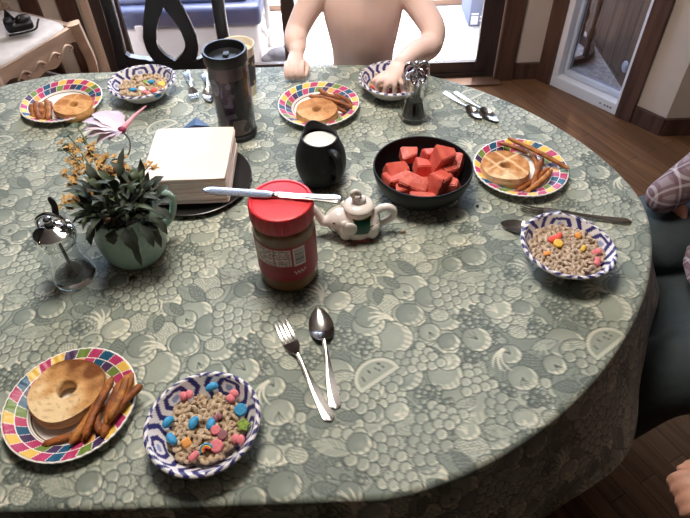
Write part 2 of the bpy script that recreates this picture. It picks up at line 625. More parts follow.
t = thing('round_stool', 'dark wooden stool with a round ring base and turned legs, behind the white framed window', 'stool', (1.20, 3.06, -0.022))
M_stool = mat('walnut stained wood', (74, 54, 44), 0.4, col2=(96, 72, 58), vscale=12)
build('base_ring', lathe([(0.140, 0.0), (0.172, 0.0), (0.180, 0.012), (0.172, 0.034), (0.146, 0.036), (0.138, 0.02), (0.140, 0.0)], 48), M_stool, t)
for k in range(4):
    a = math.radians(35 + 90 * k)
    lg = [(0.0, 0.03), (0.016, 0.03), (0.016, 0.08), (0.010, 0.10), (0.020, 0.14), (0.020, 0.16), (0.010, 0.19), (0.014, 0.3), (0.020, 0.38), (0.011, 0.42), (0.016, 0.55), (0.0, 0.55)]
    build('leg', mv(lathe(lg, 20), 0.158 * math.cos(a), 0.158 * math.sin(a), 0), M_stool, t)
build('seat', lathe([(0, 0.55), (0.17, 0.55), (0.178, 0.565), (0.17, 0.585), (0, 0.59)], 40), M_stool, t)

t = thing('wall_bumper', 'small round white bumper knob on the pine board wall behind the white framed window', 'doorstop', (1.4, 2.69, 0.076), rot=(0, -PI / 2, 0))
build('bumper_disc', lathe([(0, 0), (0.028, 0), (0.028, 0.006), (0.02, 0.012), (0, 0.014)], 28), M_vinyl, t)

# ------------------------------------------------------------------ black vase-back chair
t = thing('dining_chair', 'glossy black wooden dining chair with a vase-shaped back splat, behind the far left bowl', 'chair', (-0.585, 2.03, 0))
M_lac = mat('glossy black lacquer', (26, 21, 22), 0.28, col2=(33, 27, 28), vscale=20, coat=0.15)


def chair_back_y(z):
    return 0.0 + 0.06 * max(0, (z - 0.45)) ** 1.2


for sx in (-1, 1):
    pth = [(sx * 0.205, 0.09, 0.0), (sx * 0.20, 0.03, 0.25), (sx * 0.194, 0.0, 0.46), (sx * 0.185, 0.01, 0.62), (sx * 0.188, 0.03, 0.80), (sx * 0.20, 0.06, 0.98)]
    build('rear_leg', tube(smoothcurve(pth, 30), 0.021, 14, 0.85, up=(0, 1, 0), square=4), M_lac, t)
    fp = [(sx * 0.20, -0.42, 0.0), (sx * 0.195, -0.41, 0.12), (sx * 0.205, -0.425, 0.30), (sx * 0.20, -0.415, 0.42)]
    build('front_leg', tube(smoothcurve(fp, 24), list(np.linspace(0.016, 0.026, 24)), 14), M_lac, t)
build('seat_frame', merge(span((-0.215, -0.445, 0.40), (0.215, -0.005, 0.455), 0.012, 3)), M_lac, t)
build('seat_pad', merge(span((-0.205, -0.435, 0.456), (0.205, -0.03, 0.485), 0.014, 3)), mat('charcoal seat fabric', (50, 46, 46), 0.9), t)
# lower rail with a dip either side of the splat
top = [(-0.175, 0.575), (-0.155, 0.556), (-0.125, 0.548), (-0.10, 0.545), (-0.07, 0.53), (0.07, 0.53), (0.10, 0.545), (0.125, 0.548), (0.155, 0.556), (0.175, 0.575)]
build('lower_rail', extrude_poly(top + [(0.175, 0.47), (-0.175, 0.47)], 0.026, 'y'), M_lac, t, False, loc=(0, 0.004, 0))
build('crest_rail', tube(smoothcurve([(-0.20, 0.062, 0.985), (-0.10, 0.066, 1.02), (0, 0.066, 1.035), (0.10, 0.066, 1.02), (0.20, 0.062, 0.985)], 24), 0.03, 14, 0.5, up=(0, 1, 0)), M_lac, t)
# splat: two limbs that part round a pear-shaped opening
zs = np.linspace(0.52, 1.01, 40)
wo = np.interp(zs, [0.52, 0.54, 0.575, 0.62, 0.68, 0.74, 0.80, 0.9, 1.01], [0.066, 0.080, 0.093, 0.094, 0.078, 0.056, 0.053, 0.070, 0.09])
wi = np.interp(zs, [0.52, 0.5399, 0.545, 0.555, 0.58, 0.60, 0.64, 0.68, 0.715, 0.7151, 1.01], [0, 0, 0.016, 0.029, 0.046, 0.050, 0.043, 0.024, 0.001, 0, 0])
yb = np.interp(zs, [0.52, 0.62, 0.80, 1.01], [0.003, 0.010, 0.032, 0.062])
Vs, Fs = [], []
for sgn in (-1, 1):
    k0 = len(Vs)
    for z, o_, i_, y in zip(zs, wo, wi, yb):
        for (xx, dy) in ((i_, -0.009), (o_ - 0.003, -0.009), (o_, -0.005), (o_, 0.005), (o_ - 0.003, 0.009), (i_, 0.009)):
            Vs.append((sgn * xx, y + dy, z))
    for r in range(len(zs) - 1):
        for c_ in range(6):
            if c_ == 5 and wi[r] < 1e-3 and wi[r + 1] < 1e-3:
                continue
            Fs.append((k0 + r * 6 + c_, k0 + r * 6 + (c_ + 1) % 6, k0 + (r + 1) * 6 + (c_ + 1) % 6, k0 + (r + 1) * 6 + c_))
build('back_splat', (Vs, Fs), M_lac, t, True, angle=30)

# ------------------------------------------------------------------ pale carved chair with a white seat
t = thing('side_chair', 'pale carved wooden chair with a white cushioned seat, left of the dark chair', 'chair', (-1.375, 2.375, 0), math.radians(62.5))
M_pale = mat('pale bleached wood', (142, 120, 104), 0.55, col2=(162, 138, 120), vscale=5, stretch=(1, 1, 6), bump=0.25, bscale=40)
M_seat = mat('white seat fabric', (196, 190, 186), 0.85, col2=(206, 200, 196), vscale=30, bump=0.2, bscale=200)
ang = np.linspace(0, 2 * PI, 64, endpoint=False)
se = [(0.205 * np.sign(math.cos(a)) * abs(math.cos(a)) ** 0.32, 0.20 * np.sign(math.sin(a)) * abs(math.sin(a)) ** 0.32) for a in ang]
Vp, Fp = [], []
lay = [(0.97, 0.452), (1.0, 0.458), (1.0, 0.472), (0.985, 0.480), (0.93, 0.487), (0.75, 0.494), (0.4, 0.498)]
for s_, z in lay:
    for x, y in se:
        Vp.append((x * s_, y * s_, z))
n = 64
for r in range(len(lay) - 1):
    for i in range(n):
        j = (i + 1) % n
        Fp.append((r * n + i, r * n + j, (r + 1) * n + j, (r + 1) * n + i))
Fp.append(tuple(range(n)))
Fp.append(tuple((len(lay) - 1) * n + i for i in range(n)))
build('seat_cushion', (Vp, Fp), M_seat, t)
for (x0, y0, x1, y1) in ((-0.21, -0.20, 0.21, -0.20), (0.21, -0.19, 0.21, 0.19), (-0.21, -0.19, -0.21, 0.19), (-0.21, 0.20, 0.21, 0.20)):
    L_ = math.hypot(x1 - x0, y1 - y0)
    u = np.linspace(-L_ / 2, L_ / 2, 25)
    lowz = 0.392 + 0.03 * np.cos(u / L_ * 2 * PI) * -1 + 0.012 * np.cos(u / L_ * 6 * PI)
    pl = [(a, 0.474) for a in u] + [(a, z) for a, z in zip(u[::-1], lowz[::-1])]
    build('apron', mv(extrude_poly(pl, 0.024, 'y'), (x0 + x1) / 2, (y0 + y1) / 2, 0, rz=math.atan2(y1 - y0, x1 - x0)), M_pale, t, False)
build('carving', merge(*[tube(smoothcurve([(a, -0.214, 0.40), (a + 0.03, -0.219, 0.425), (a + 0.06, -0.216, 0.405), (a + 0.045, -0.216, 0.395)], 12), 0.005, 8) for a in (-0.13, -0.05, 0.03, 0.1)]), M_pale, t)
for sx in (-1, 1):
    for sy in (-1, 1):
        lp = [(sx * 0.215, sy * 0.205, 0.482), (sx * 0.222, sy * 0.212, 0.40), (sx * 0.228, sy * 0.218, 0.30), (sx * 0.215, sy * 0.205, 0.14), (sx * 0.225, sy * 0.215, 0.0)]
        build('leg', tube(smoothcurve(lp, 24), list(np.linspace(0.026, 0.016, 24)), 16, square=4), M_pale, t)
M_bar = mat('pale grey stretcher paint', (186, 182, 184), 0.4)
build('stretcher', tube([(-0.21, 0.0, 0.19), (0.21, 0.0, 0.19)], 0.010, 10), M_bar, t)
for sx in (-1, 1):
    build('stretcher', tube([(sx * 0.216, -0.20, 0.19), (sx * 0.216, 0.20, 0.19)], 0.010, 10), M_bar, t)
for sx in (-1, 1):
    build('back_post', tube(smoothcurve([(sx * 0.20, 0.205, 0.45), (sx * 0.20, 0.23, 0.70), (sx * 0.19, 0.29, 0.98)], 20), 0.02, 12), M_pale, t)
build('back_frame', merge(tube(smoothcurve([(-0.19, 0.285, 0.97), (0, 0.30, 1.02), (0.19, 0.285, 0.97)], 16), 0.022, 12, 0.6), tube([(-0.2, 0.225, 0.62), (0.2, 0.225, 0.62)], 0.016, 12)), M_pale, t)
build('back_pad', mv(box(0.33, 0.03, 0.30, 0.014, 3), 0, 0.255, 0.80, rx=-0.2), M_seat, t)

# small black bag on the white seat
t = thing('pouch', 'small black pouch with a raised pointed flap, lying on the white chair seat', 'pouch', (-1.2541, 2.3544, 0.5100), 0.45)
M_pch = mat('black leather', (16, 16, 18), 0.45, col2=(30, 30, 32), vscale=40, bump=0.3, bscale=80)
o = voxel('pouch_body', [mv(box(0.10, 0.05, 0.034, 0.012, 3), 0, 0, 0.022), mv(box(0.035, 0.045, 0.05, 0.012, 3), -0.035, 0, 0.035), ellipsoid((0.02, 0.0, 0.045), (0.03, 0.022, 0.018))], 0.0035, M_pch, t, 2)
build('flap', extrude_poly([(-0.052, 0.03), (-0.005, 0.045), (-0.03, 0.092)], 0.008, 'y'), M_pch, t, False, loc=(0, 0.012, 0))
build('zip_pull', merge(tube([(0.005, -0.018, 0.058), (0.012, -0.02, 0.064)], 0.004, 8)), M_steel, t)
build('strap', tube(smoothcurve([(-0.05, -0.03, 0.006), (0.0, -0.035, 0.007), (0.05, -0.028, 0.008), (0.066, -0.01, 0.022), (0.075, 0.004, 0.03)], 16), 0.004, 8), M_pch, t)


# ================================================================== TABLE AND CLOTH
TCX, TCY, TTH, THL, TR, TN = -0.3513, 0.9543, -0.0058, 0.3662, 0.6025, 1.68


def outline(th, grow=0.0):
    """rounded table outline: two bulging ends joined by straights; returns (x, y) in world"""
    c, s = math.cos(th), math.sin(th)
    r = TR + grow
    q = r * (abs(c) ** TN + abs(s) ** TN) ** (-1 / TN)
    u, v = q * c, q * s
    u += THL * max(-1.0, min(1.0, c / 0.05))
    ct, st = math.cos(TTH), math.sin(TTH)
    return TCX + u * ct - v * st, TCY + u * st + v * ct


t = thing('dining_table', 'extended oval dining table hidden under the green fruit print cloth', 'table', (TCX, TCY, 0))
ths = np.linspace(0, 2 * PI, 120, endpoint=False)
build('tabletop', extrude_poly([(outline(a, -0.012)[0] - TCX, outline(a, -0.012)[1] - TCY) for a in ths], 0.03, 'z'), M_brown, t, False, loc=(0, 0, 0.7335))
for sx in (-1, 1):
    build('pedestal', mv(lathe([(0, 0.09), (0.06, 0.09), (0.07, 0.2), (0.045, 0.4), (0.06, 0.6), (0.10, 0.715), (0, 0.715)], 24), sx * 0.28), M_brown, t)
    for sy in (-1, 1):
        build('foot', tube(smoothcurve([(sx * 0.28, sy * 0.03, 0.15), (sx * 0.28, sy * 0.2, 0.10), (sx * 0.28, sy * 0.36, 0.03), (sx * 0.28, sy * 0.40, 0.02)], 12), [0.035] * 6 + list(np.linspace(0.034, 0.02, 6)), 10), M_brown, t)

# ---- the print: one repeat of a grey-green fruit pattern, drawn as flat tones
TILE = 0.30
NP = 256
PX = TILE / NP
gy, gx = np.mgrid[0:NP, 0:NP] * PX
tile = np.zeros((NP, NP, 3))
C_DK, C_MD, C_BASE, C_LT, C_HI, C_LN = [np.array(c, float) for c in ((106, 115, 107), (128, 137, 125), (150, 156, 141), (168, 172, 155), (207, 204, 183), (70, 79, 72))]
tile[:] = C_MD
prng = np.random.default_rng(11)


def near(cx, cy):
    dx = (gx - cx + TILE / 2) % TILE - TILE / 2
    dy = (gy - cy + TILE / 2) % TILE - TILE / 2
    return dx, dy


def put(mask, colour, k=1.0):
    mask = np.clip(mask, 0, 1)[..., None] * k
    tile[:] = tile * (1 - mask) + colour * mask


def edge(d, w):
    return np.clip(0.5 - d / w, 0, 1)


def fruit(cx, cy, r, sq=1.0, rot=0.0, hi=0.6, base=C_BASE, line=True, seed=0):
    dx, dy = near(cx, cy)
    c, s = math.cos(rot), math.sin(rot)
    u, v = dx * c + dy * s, (-dx * s + dy * c) / sq
    d = np.hypot(u, v) - r
    if line:
        put(edge(d - 0.0012, 0.002), C_LN, 0.8)
    put(edge(d, 0.0015), base)
    lob = np.hypot(u - 0.35 * r, v + 0.35 * r)
    put(edge(d, 0.0015) * np.clip((lob / r - 0.95) * 0.9, 0, 0.55), C_DK)
    cres = np.hypot(u + 0.35 * r, v - 0.30 * r) - 0.95 * r
    put(edge(d, 0.0015) * np.clip(cres / (0.16 * r), 0, 1) * np.clip(0.75 + 0.5 * np.sin(u * 700 + v * 420), 0.4, 1), C_HI, hi)
    put(edge(d, 0.0015) * np.clip(0.8 - np.hypot(u - 0.2 * r, v + 0.2 * r) / (0.8 * r), 0, 1), C_LT, 0.6)
    put(edge(np.abs(d + 0.0016), 0.0022) * np.clip((u - v * 0.6) / r, 0, 1), C_HI, 0.85)


def leaf(cx, cy, L, w, rot, base=C_MD, vein=C_LT):
    dx, dy = near(cx, cy)
    c, s = math.cos(rot), math.sin(rot)
    u, v = dx * c + dy * s, -dx * s + dy * c
    prof = w * np.clip(1 - (u / L) ** 2, 0, 1)
    d = np.abs(v) - prof
    ins = edge(d, 0.0016) * (np.abs(u) < L)
    put(edge(d - 0.001, 0.002) * (np.abs(u) < L), C_LN, 0.7)
    put(ins, base)
    put(ins * (np.sin((u - np.abs(v) * 1.0) * 1100) > 0.72), vein, 0.35)
    put(ins * edge(np.abs(v) - 0.0004, 0.0012), C_DK, 0.7)


def strokes(cx, cy, n, L, rot, spread, col=C_HI, k=0.9, bend=0.6, w=0.0011):
    for i in range(n):
        a = rot + spread * (i - (n - 1) / 2)
        for tt in np.linspace(0, 1, 26):
            aa = a + bend * tt * (1 if i % 2 else .7)
            px, py = cx + L * tt * math.cos(aa), cy + L * tt * math.sin(aa)
            dx, dy = near(px, py)
            put(edge(np.hypot(dx, dy) - w * (1.2 - 0.8 * tt), 0.0014), col, k)


def grapes(cx, cy, rot, n=7, r=0.0065, hi=.75, base=C_BASE):
    for row in range(n):
        for k in range(n - row):
            u, v = row * r * 1.55, (k - (n - row - 1) / 2) * r * 1.85
            c, s = math.cos(rot), math.sin(rot)
            fruit(cx + u * c - v * s + prng.normal(0, .0008), cy + u * s + v * c + prng.normal(0, .0008), r, hi=hi, base=base)


def slice_(cx, cy, R, rot):
    dx, dy = near(cx, cy)
    c, s = math.cos(rot), math.sin(rot)
    u, v = dx * c + dy * s, -dx * s + dy * c
    d = np.maximum(np.hypot(u, v * 1.15) - R, -v - 0.2 * R)
    put(edge(d - 0.001, 0.002), C_LN, 0.8)
    put(edge(d, 0.0016), C_HI * .55 + C_LT * .45)
    put(edge(np.maximum(np.hypot(u, v * 1.15) - R * 0.83, -v - 0.02 * R), 0.002), C_BASE)
    for k in range(9):
        a, q = prng.uniform(0.35, 2.8), prng.uniform(0.3, 0.7) * R
        du, dv = u - q * math.cos(a), v - q * math.sin(a) * .85
        put(edge(np.hypot(du, dv * .6) - 0.0012, 0.0012), C_LN, 0.8)


def dotted(cx, cy, r, sq, rot):
    fruit(cx, cy, r, sq, rot, hi=0.25)
    dx, dy = near(cx, cy)
    c, s = math.cos(rot), math.sin(rot)
    u, v = dx * c + dy * s, (-dx * s + dy * c) / sq
    ins = edge(np.hypot(u, v) - r * .9, 0.002)
    q = np.sin(u * 900 + np.sin(v * 300)) * np.sin(v * 900 * sq)
    put(ins * (np.abs(q) > 0.55), C_HI, 0.7)


for k in range(60):
    leaf(prng.uniform(0, TILE), prng.uniform(0, TILE), prng.uniform(.016, .030), prng.uniform(.008, .013), prng.uniform(0, 6.3), base=[C_MD, C_DK, C_BASE][k % 3])
for k in range(14):
    strokes(prng.uniform(0, TILE), prng.uniform(0, TILE), 6, prng.uniform(.024, .040), prng.uniform(0, 6.3), 0.26, col=C_LT, k=0.75)
# fruit laid one over the next until the ground is full
for layer, (rs, gap, cnt) in enumerate((((.020, .024, .028), .80, 2500), ((.013, .017, .021), .78, 3500))):
    spots = []
    for k in range(cnt):
        x, y, r = prng.uniform(0, TILE), prng.uniform(0, TILE), prng.choice(rs)
        if all(math.hypot((x - a + TILE / 2) % TILE - TILE / 2, (y - b_ + TILE / 2) % TILE - TILE / 2) > (r + q) * gap * (1 if layer == 0 else 1.35) for (a, b_, q) in spots):
            spots.append((x, y, r))
    for k, (x, y, r) in enumerate(spots):
        t_ = (k * 5 + layer) % 9
        if t_ in (0, 3, 7):
            fruit(x, y, r * 1.1, prng.uniform(.85, 1), prng.uniform(-.6, .6), prng.uniform(.5, .95), [C_BASE, C_MD, C_LT][k % 3])
            if t_ == 7:
                strokes(x, y, 3, r * .8, prng.uniform(0, 6.3), .5, C_LN, .45, .3, .0006)
        elif t_ == 1:
            grapes(x - r * .6, y - r * .4, prng.uniform(0, 6.3), 5, .0076, .55, [C_BASE, C_MD, C_LT][k % 3])
        elif t_ == 2:
            for _ in range(34):
                fruit(x + prng.normal(0, r * .5), y + prng.normal(0, r * .45), .0036, hi=.5, base=[C_MD, C_DK][_ % 2])
        elif t_ == 4:
            dotted(x, y, r, .8, prng.uniform(-.8, .8))
        elif t_ == 5:
            fruit(x, y, r * 1.15, .8, prng.uniform(-.6, .6), 1.0, C_LT)
            strokes(x - r * .2, y - r * .3, 4, r * .9, prng.uniform(0, 6.3), .3, C_HI, .6, .5, .0009)
        elif t_ == 6:
            leaf(x, y, r * 1.5, r * .65, prng.uniform(0, 6.3), C_BASE, C_HI)
            strokes(x, y, 5, r * 1.3, prng.uniform(0, 6.3), .3, C_LT, .8, .6, .0010)
        else:
            leaf(x, y, r * 1.4, r * .7, prng.uniform(0, 6.3), C_MD, C_LT)
            leaf(x + r * .5, y, r * 1.2, r * .5, prng.uniform(0, 6.3), C_DK, C_LT)
slice_(.085, .105, .031, .5)
for (x, y, a) in ((.16, .05, 5.1), (.03, .24, 1.2), (.25, .12, 3.6), (.12, .19, 2.2)):
    strokes(x, y, 4, .032, a, .15, C_HI, .9, .9, .0016)
for k in range(4):
    grapes(prng.uniform(0, TILE), prng.uniform(0, TILE), prng.uniform(0, 6.3), 4, .0066, .85, C_LT)
for k in range(70):
    dx, dy = near(prng.uniform(0, TILE), prng.uniform(0, TILE))
    put(edge(np.hypot(dx, dy) - .0010, .001), C_LN, .6)
blur = sum(np.roll(np.roll(tile, a, 0), b_, 1) for a in (-2, 0, 2) for b_ in (-2, 0, 2)) / 9
tile += 0.75 * (tile - blur)                       # crisp printed edges
tile = (tile * 0.92 + tile.mean(axis=2, keepdims=True) * 0.08) * 0.965
tile += prng.normal(0, 2.5, tile.shape)
TILE_LIN = lin(np.clip(tile, 0, 255))


def cloth_colour(x, y):
    a, b = (x / PX) % NP, (y / PX) % NP
    i0, j0 = np.floor(a).astype(int) % NP, np.floor(b).astype(int) % NP
    i1, j1 = (i0 + 1) % NP, (j0 + 1) % NP
    fa, fb = (a - np.floor(a))[:, None], (b - np.floor(b))[:, None]
    return (TILE_LIN[j0, i0] * (1 - fa) + TILE_LIN[j0, i1] * fa) * (1 - fb) + (TILE_LIN[j1, i0] * (1 - fa) + TILE_LIN[j1, i1] * fa) * fb


def tablecloth():
    NT, NR = 1800, 290
    th = np.linspace(0, 2 * PI, NT, endpoint=False)
    # even out the spacing of the outline points
    O = np.array([outline(a) for a in np.linspace(0, 2 * PI, 6000)])
    s = np.concatenate([[0], np.cumsum(np.hypot(*np.diff(O, axis=0).T))])
    g = np.linspace(0, s[-1], NT, endpoint=False)
    O = np.stack([np.interp(g, s, O[:, 0]), np.interp(g, s, O[:, 1])], 1)
    nx = np.roll(O, -3, 0) - np.roll(O, 3, 0)
    nrm = np.stack([nx[:, 1], -nx[:, 0]], 1)
    nrm /= np.linalg.norm(nrm, axis=1)[:, None]
    per = s[-1]
    rows, flat = [], []
    ctr = np.array([TCX, TCY])
    for f in np.linspace(0.004, 1, NR) ** 0.9:
        p = ctr + (O - ctr) * f
        rows.append(np.concatenate([p, np.full((NT, 1), T)], 1))
        flat.append(p)
    rad = 0.010
    for k in range(1, 7):
        a = PI / 2 * k / 6
        p = O + nrm * (rad * math.sin(a))
        rows.append(np.concatenate([p, np.full((NT, 1), T - rad + rad * math.cos(a))], 1))
        flat.append(O + nrm * (rad * a))
    drop = 0.215
    phase = g / per * 2 * PI
    fold = 0.5 + 0.5 * np.sin(phase * 11 + 1.9 + 0.8 * np.sin(phase * 3))
    fold = fold ** 1.6
    for k in range(1, 61):
        d = drop * k / 60
        q = d / drop
        out = rad + (0.060 * q + 0.034 * fold * q ** 1.2) * (1 - 0.75 * np.clip(nrm[:, 1], 0, 1))
        p = O + nrm * out[:, None]
        rows.append(np.concatenate([p, np.full((NT, 1), T - rad - d * (1 - 0.03 * q))], 1))
        flat.append(O + nrm * (rad * PI / 2 + d))
    V = np.concatenate(rows)
    U = np.concatenate(flat)
    M = len(rows)
    i = np.arange(M - 1)[:, None] * NT
    j = np.arange(NT)[None, :]
    jn = (j + 1) % NT
    F = np.stack([i + j, i + NT + j, i + NT + jn, i + jn], -1).reshape(-1, 4)
    # close the very centre
    c0 = len(V)
    V = np.concatenate([V, [[TCX, TCY, T]]])
    U = np.concatenate([U, [[TCX, TCY]]])
    tri = np.stack([np.full(NT, c0), np.arange(NT), (np.arange(NT) + 1) % NT], 1)
    me = bpy.data.meshes.new('tablecloth')
    nl = F.size + tri.size
    me.vertices.add(len(V))
    me.vertices.foreach_set('co', V.astype(np.float32).ravel())
    me.loops.add(nl)
    me.loops.foreach_set('vertex_index', np.concatenate([F.ravel(), tri.ravel()]).astype(np.int32))
    me.polygons.add(len(F) + NT)
    st = np.concatenate([np.arange(len(F)) * 4, F.size + np.arange(NT) * 3])
    me.polygons.foreach_set('loop_start', st.astype(np.int32))
    me.update(calc_edges=True)
    me.polygons.foreach_set('use_smooth', [True] * len(me.polygons))
    col = np.ones((len(V), 4), np.float32)
    ca, sa = math.cos(0.12), math.sin(0.12)
    col[:, :3] = cloth_colour((U[:, 0] * ca + U[:, 1] * sa) * 0.76 + 3, (-U[:, 0] * sa + U[:, 1] * ca) * 0.76 + 3)
    a = me.color_attributes.new('print', 'FLOAT_COLOR', 'POINT')
    a.data.foreach_set('color', col.ravel())
    me.materials.append(mat('printed cotton cloth', attr=True, rough=0.62, spec=0.35, bump=0.12, bscale=900, sheen=0.15))
    o = bpy.data.objects.new('tablecloth', me)
    COL.objects.link(o)
    return o


tag(tablecloth(), 'grey-green fruit print tablecloth hanging over the rounded table edge', 'tablecloth')


# ================================================================== PLATES
PC = {k: lin(v) for k, v in dict(Y=(232, 190, 88), M=(186, 58, 104), T=(28, 84, 116), G=(112, 136, 62), P=(72, 50, 88), W=(240, 234, 228), B=(96, 74, 58), O=(226, 160, 84)).items()}
OUT_SEQ = 'YMYMTMGPYMYTMGYM'
IN_SEQ = 'TPMGPTMOPGTMPTGM'


def plate_colour(th, r):
    n = len(th)
    c = np.tile(PC['W'], (n, 1))
    NS = 28
    for lo, hi, seq, off in ((0.0685, 0.0840, IN_SEQ, 0.5), (0.0840, 0.0998, OUT_SEQ, 0.0)):
        u = th / (2 * PI) * NS + off + (r - lo) / (hi - lo) * 0.35
        k = np.floor(u).astype(int) % NS
        fu = u - np.floor(u)
        fv = (r - lo) / (hi - lo)
        ins = (fu > 0.06) & (fv > 0.04) & (fv < 0.96) & (fv > 0)
        pal = np.array([PC[seq[i % len(seq)]] for i in range(NS)])
        c[ins] = pal[k[ins]]
    c[np.abs(r - 0.0635) < 0.0011] = PC['B']
    c[np.abs(r - 0.0665) < 0.0005] = PC['B']
    return c


def plate(label, group, loc, rz):
    o = thing('paper_plate', label, 'plate', loc, rz, group)
    NT, prof = 420, []
    for r in list(np.linspace(0.002, 0.058, 9)) + list(np.linspace(0.060, 0.1015, 64)):
        q = max(0.0, (r - 0.060) / 0.0415)
        prof.append((r, 0.0030 + 0.020 * (q ** 0.75 if q else 0) - 0.002 * max(0, (q - .9) / .1)))
    bot = [(r + 0.0004, z - 0.0022 if r > .06 else z - 0.0028) for r, z in prof[::-1]]
    prof = [(0, 0.0030)] + prof + bot + [(0, 0.0002)]

    def wob(a, r, z):
        q = max(0, (r - 0.075) / 0.0265)
        return r, z + 0.0006 * math.sin(a * 48) * q + 0.0012 * math.sin(2 * a + 1) * q
    v, f = lathe(prof, NT, wob)
    P = np.array(v)
    th = np.arctan2(P[:, 1], P[:, 0]) % (2 * PI)
    r = np.hypot(P[:, 0], P[:, 1])
    c = plate_colour(th, r)
    c[1 + NT * 73:] = PC['W']
    build('plate_body', (v, f), M_print, o, True, c)
    return o


pl_near = plate('round harlequin-rimmed paper plate nearest the camera, at the lower left', 'harlequin paper plates', (-0.4351, 0.5038, 0.7520), 0.2)
pl_right = plate('harlequin-rimmed paper plate right of the black bowl of watermelon', 'harlequin paper plates', (0.3895, 1.0519, 0.7550), 1.1)
pl_cent = plate('harlequin-rimmed paper plate in front of the bare-chested child', 'harlequin paper plates', (-0.0531, 1.3341, 0.7550), 2.3)
pl_left = plate('harlequin-rimmed paper plate at the far left end of the table', 'harlequin paper plates', (-0.7132, 1.3878, 0.7550), 4.0)
for p_ in (pl_near, pl_right, pl_cent, pl_left):
    p_.location.z = T + 0.0005

# ------------------------------------------------------------------ bagels


def bagel(label, x, y, z, rz, seed, cols, tilt=(0, 0), R=0.052, H=0.021, grill=True, hole=0.011, toast_dir=0.6, tk=0.42):
    pr = np.random.default_rng(seed)
    prof = []
    for a in np.linspace(PI * 0.5, 1.5 * PI, 13):          # hole wall
        prof.append((hole + 0.004 + 0.004 * math.cos(a), H / 2 + H / 2 * math.sin(a) * 0.96))
    under = [(hole + 0.01, 0.0), (R * 0.6, 0.0), (R * 0.85, 0.0012)]
    side = [(R * (0.90 + 0.10 * math.sin(a)), H * (0.42 - 0.40 * math.cos(a))) for a in np.linspace(0.3, 2.3, 12)]
    top_ = [(r, H * (1.0 - 0.03 * (r / R) ** 2)) for r in np.linspace(R * 0.955, hole + 0.006, 30)]
    prof = prof + under + side + top_
    prof = prof + [prof[0]]
    ph = pr.uniform(0, 6.3, 4)

    def wob(a, r, z):
        w = 1 + 0.025 * math.sin(2 * a + ph[0]) + 0.018 * math.sin(3 * a + ph[1]) + 0.012 * math.sin(5 * a + ph[2])
        return r * w, z + (0.0012 * math.sin(3 * a + ph[3]) if z > H * 0.8 else 0)
    v, f = lathe(prof, 120, wob)
    P = np.array(v)
    lt, md, dk, dp = [lin(c) for c in cols]
    r = np.hypot(P[:, 0], P[:, 1])
    q = 0.5 + tk * (P[:, 0] * math.cos(toast_dir) + P[:, 1] * math.sin(toast_dir)) / R + 0.22 * vnoise(P[:, 0], P[:, 1], 40, seed) + 0.16 * vnoise(P[:, 0], P[:, 1], 120, seed + 1)
    q = np.clip(q, 0, 1)
    c = np.where(q[:, None] < 0.5, lt + (md - lt) * (q[:, None] * 2), md + (dk - md) * ((q[:, None] - .5) * 2))
    if grill:
        for (nx_, ny_, off) in ((1, 0.1, -0.016), (1, 0.1, 0.018), (-0.1, 1, 0.012)):
            d = np.abs(P[:, 0] * nx_ + P[:, 1] * ny_ - off)
            k = np.clip(1 - d / 0.005, 0, 1)[:, None] * 0.85
            c = c * (1 - k) + lt * k
    spots = (vnoise(P[:, 0], P[:, 1], 300, seed + 2) > 0.72)[:, None]
    c = np.where(spots, c * 0.75 + dp * 0.25, c)
    low = np.clip((H * 0.80 - P[:, 2]) / (H * 0.25), 0, 1)[:, None]
    crust = md * 0.4 + lt * 0.6
    c = c * (1 - low) + crust * low
    o = build('bagel_half', (v, f), M_food, None, True, c, loc=(x, y, z), angle=60)
    o.rotation_euler = (tilt[0], tilt[1], rz)
    return tag(o, label, 'bagel', 'toasted bagels')


BC1 = ((236, 206, 160), (202, 150, 94), (118, 70, 38), (88, 50, 26))
BC2 = ((234, 202, 160), (194, 134, 80), (140, 84, 44), (96, 54, 30))
ZP = T + 0.0042
a_ = (-0.4447, 0.5204, 0.7700)
bagel('toasted bagel half on the plate nearest the camera, browned along its upper edge', a_[0], a_[1], ZP + .0035, 0.3, 3, BC1, (0.0, 0.05), .059, .023, False, .0135, 0.75, 0.62)
a_ = (0.3540, 1.0458, 0.7750)
bagel('toasted bagel half with pale grill lines on the plate right of the watermelon', a_[0], a_[1], ZP + .001, 0.5, 5, BC2, (0.0, 0), .054, .027, True, .009, 0.6)
a_ = (-0.0567, 1.2939, 0.7750)
bagel('smooth tan bagel on the plate in front of the child', a_[0], a_[1], ZP + .001, 2.5, 8, ((222, 178, 132), (200, 146, 96), (168, 112, 68), (110, 66, 40)), (0, 0), .0525, .025, False, .009, -1.2)
a_ = (-0.6706, 1.3534, 0.7750)
bagel('toasted bagel on the plate at the far left end of the table', a_[0], a_[1], ZP + .001, 1.2, 9, ((214, 164, 108), (196, 138, 84), (170, 108, 60), (110, 66, 40)), (0, 0), .051, .024, True, .009, 0.2)

# ------------------------------------------------------------------ sweet potato fries
M_fry = mat('roasted sweet potato', (168, 96, 44), 0.6, col2=(116, 62, 28), vscale=70, bump=0.4, bscale=150, spec=0.4)
M_fry2 = mat('golden roasted sweet potato', (190, 124, 60), 0.6, col2=(140, 82, 38), vscale=60, bump=0.4, bscale=150, spec=0.4)


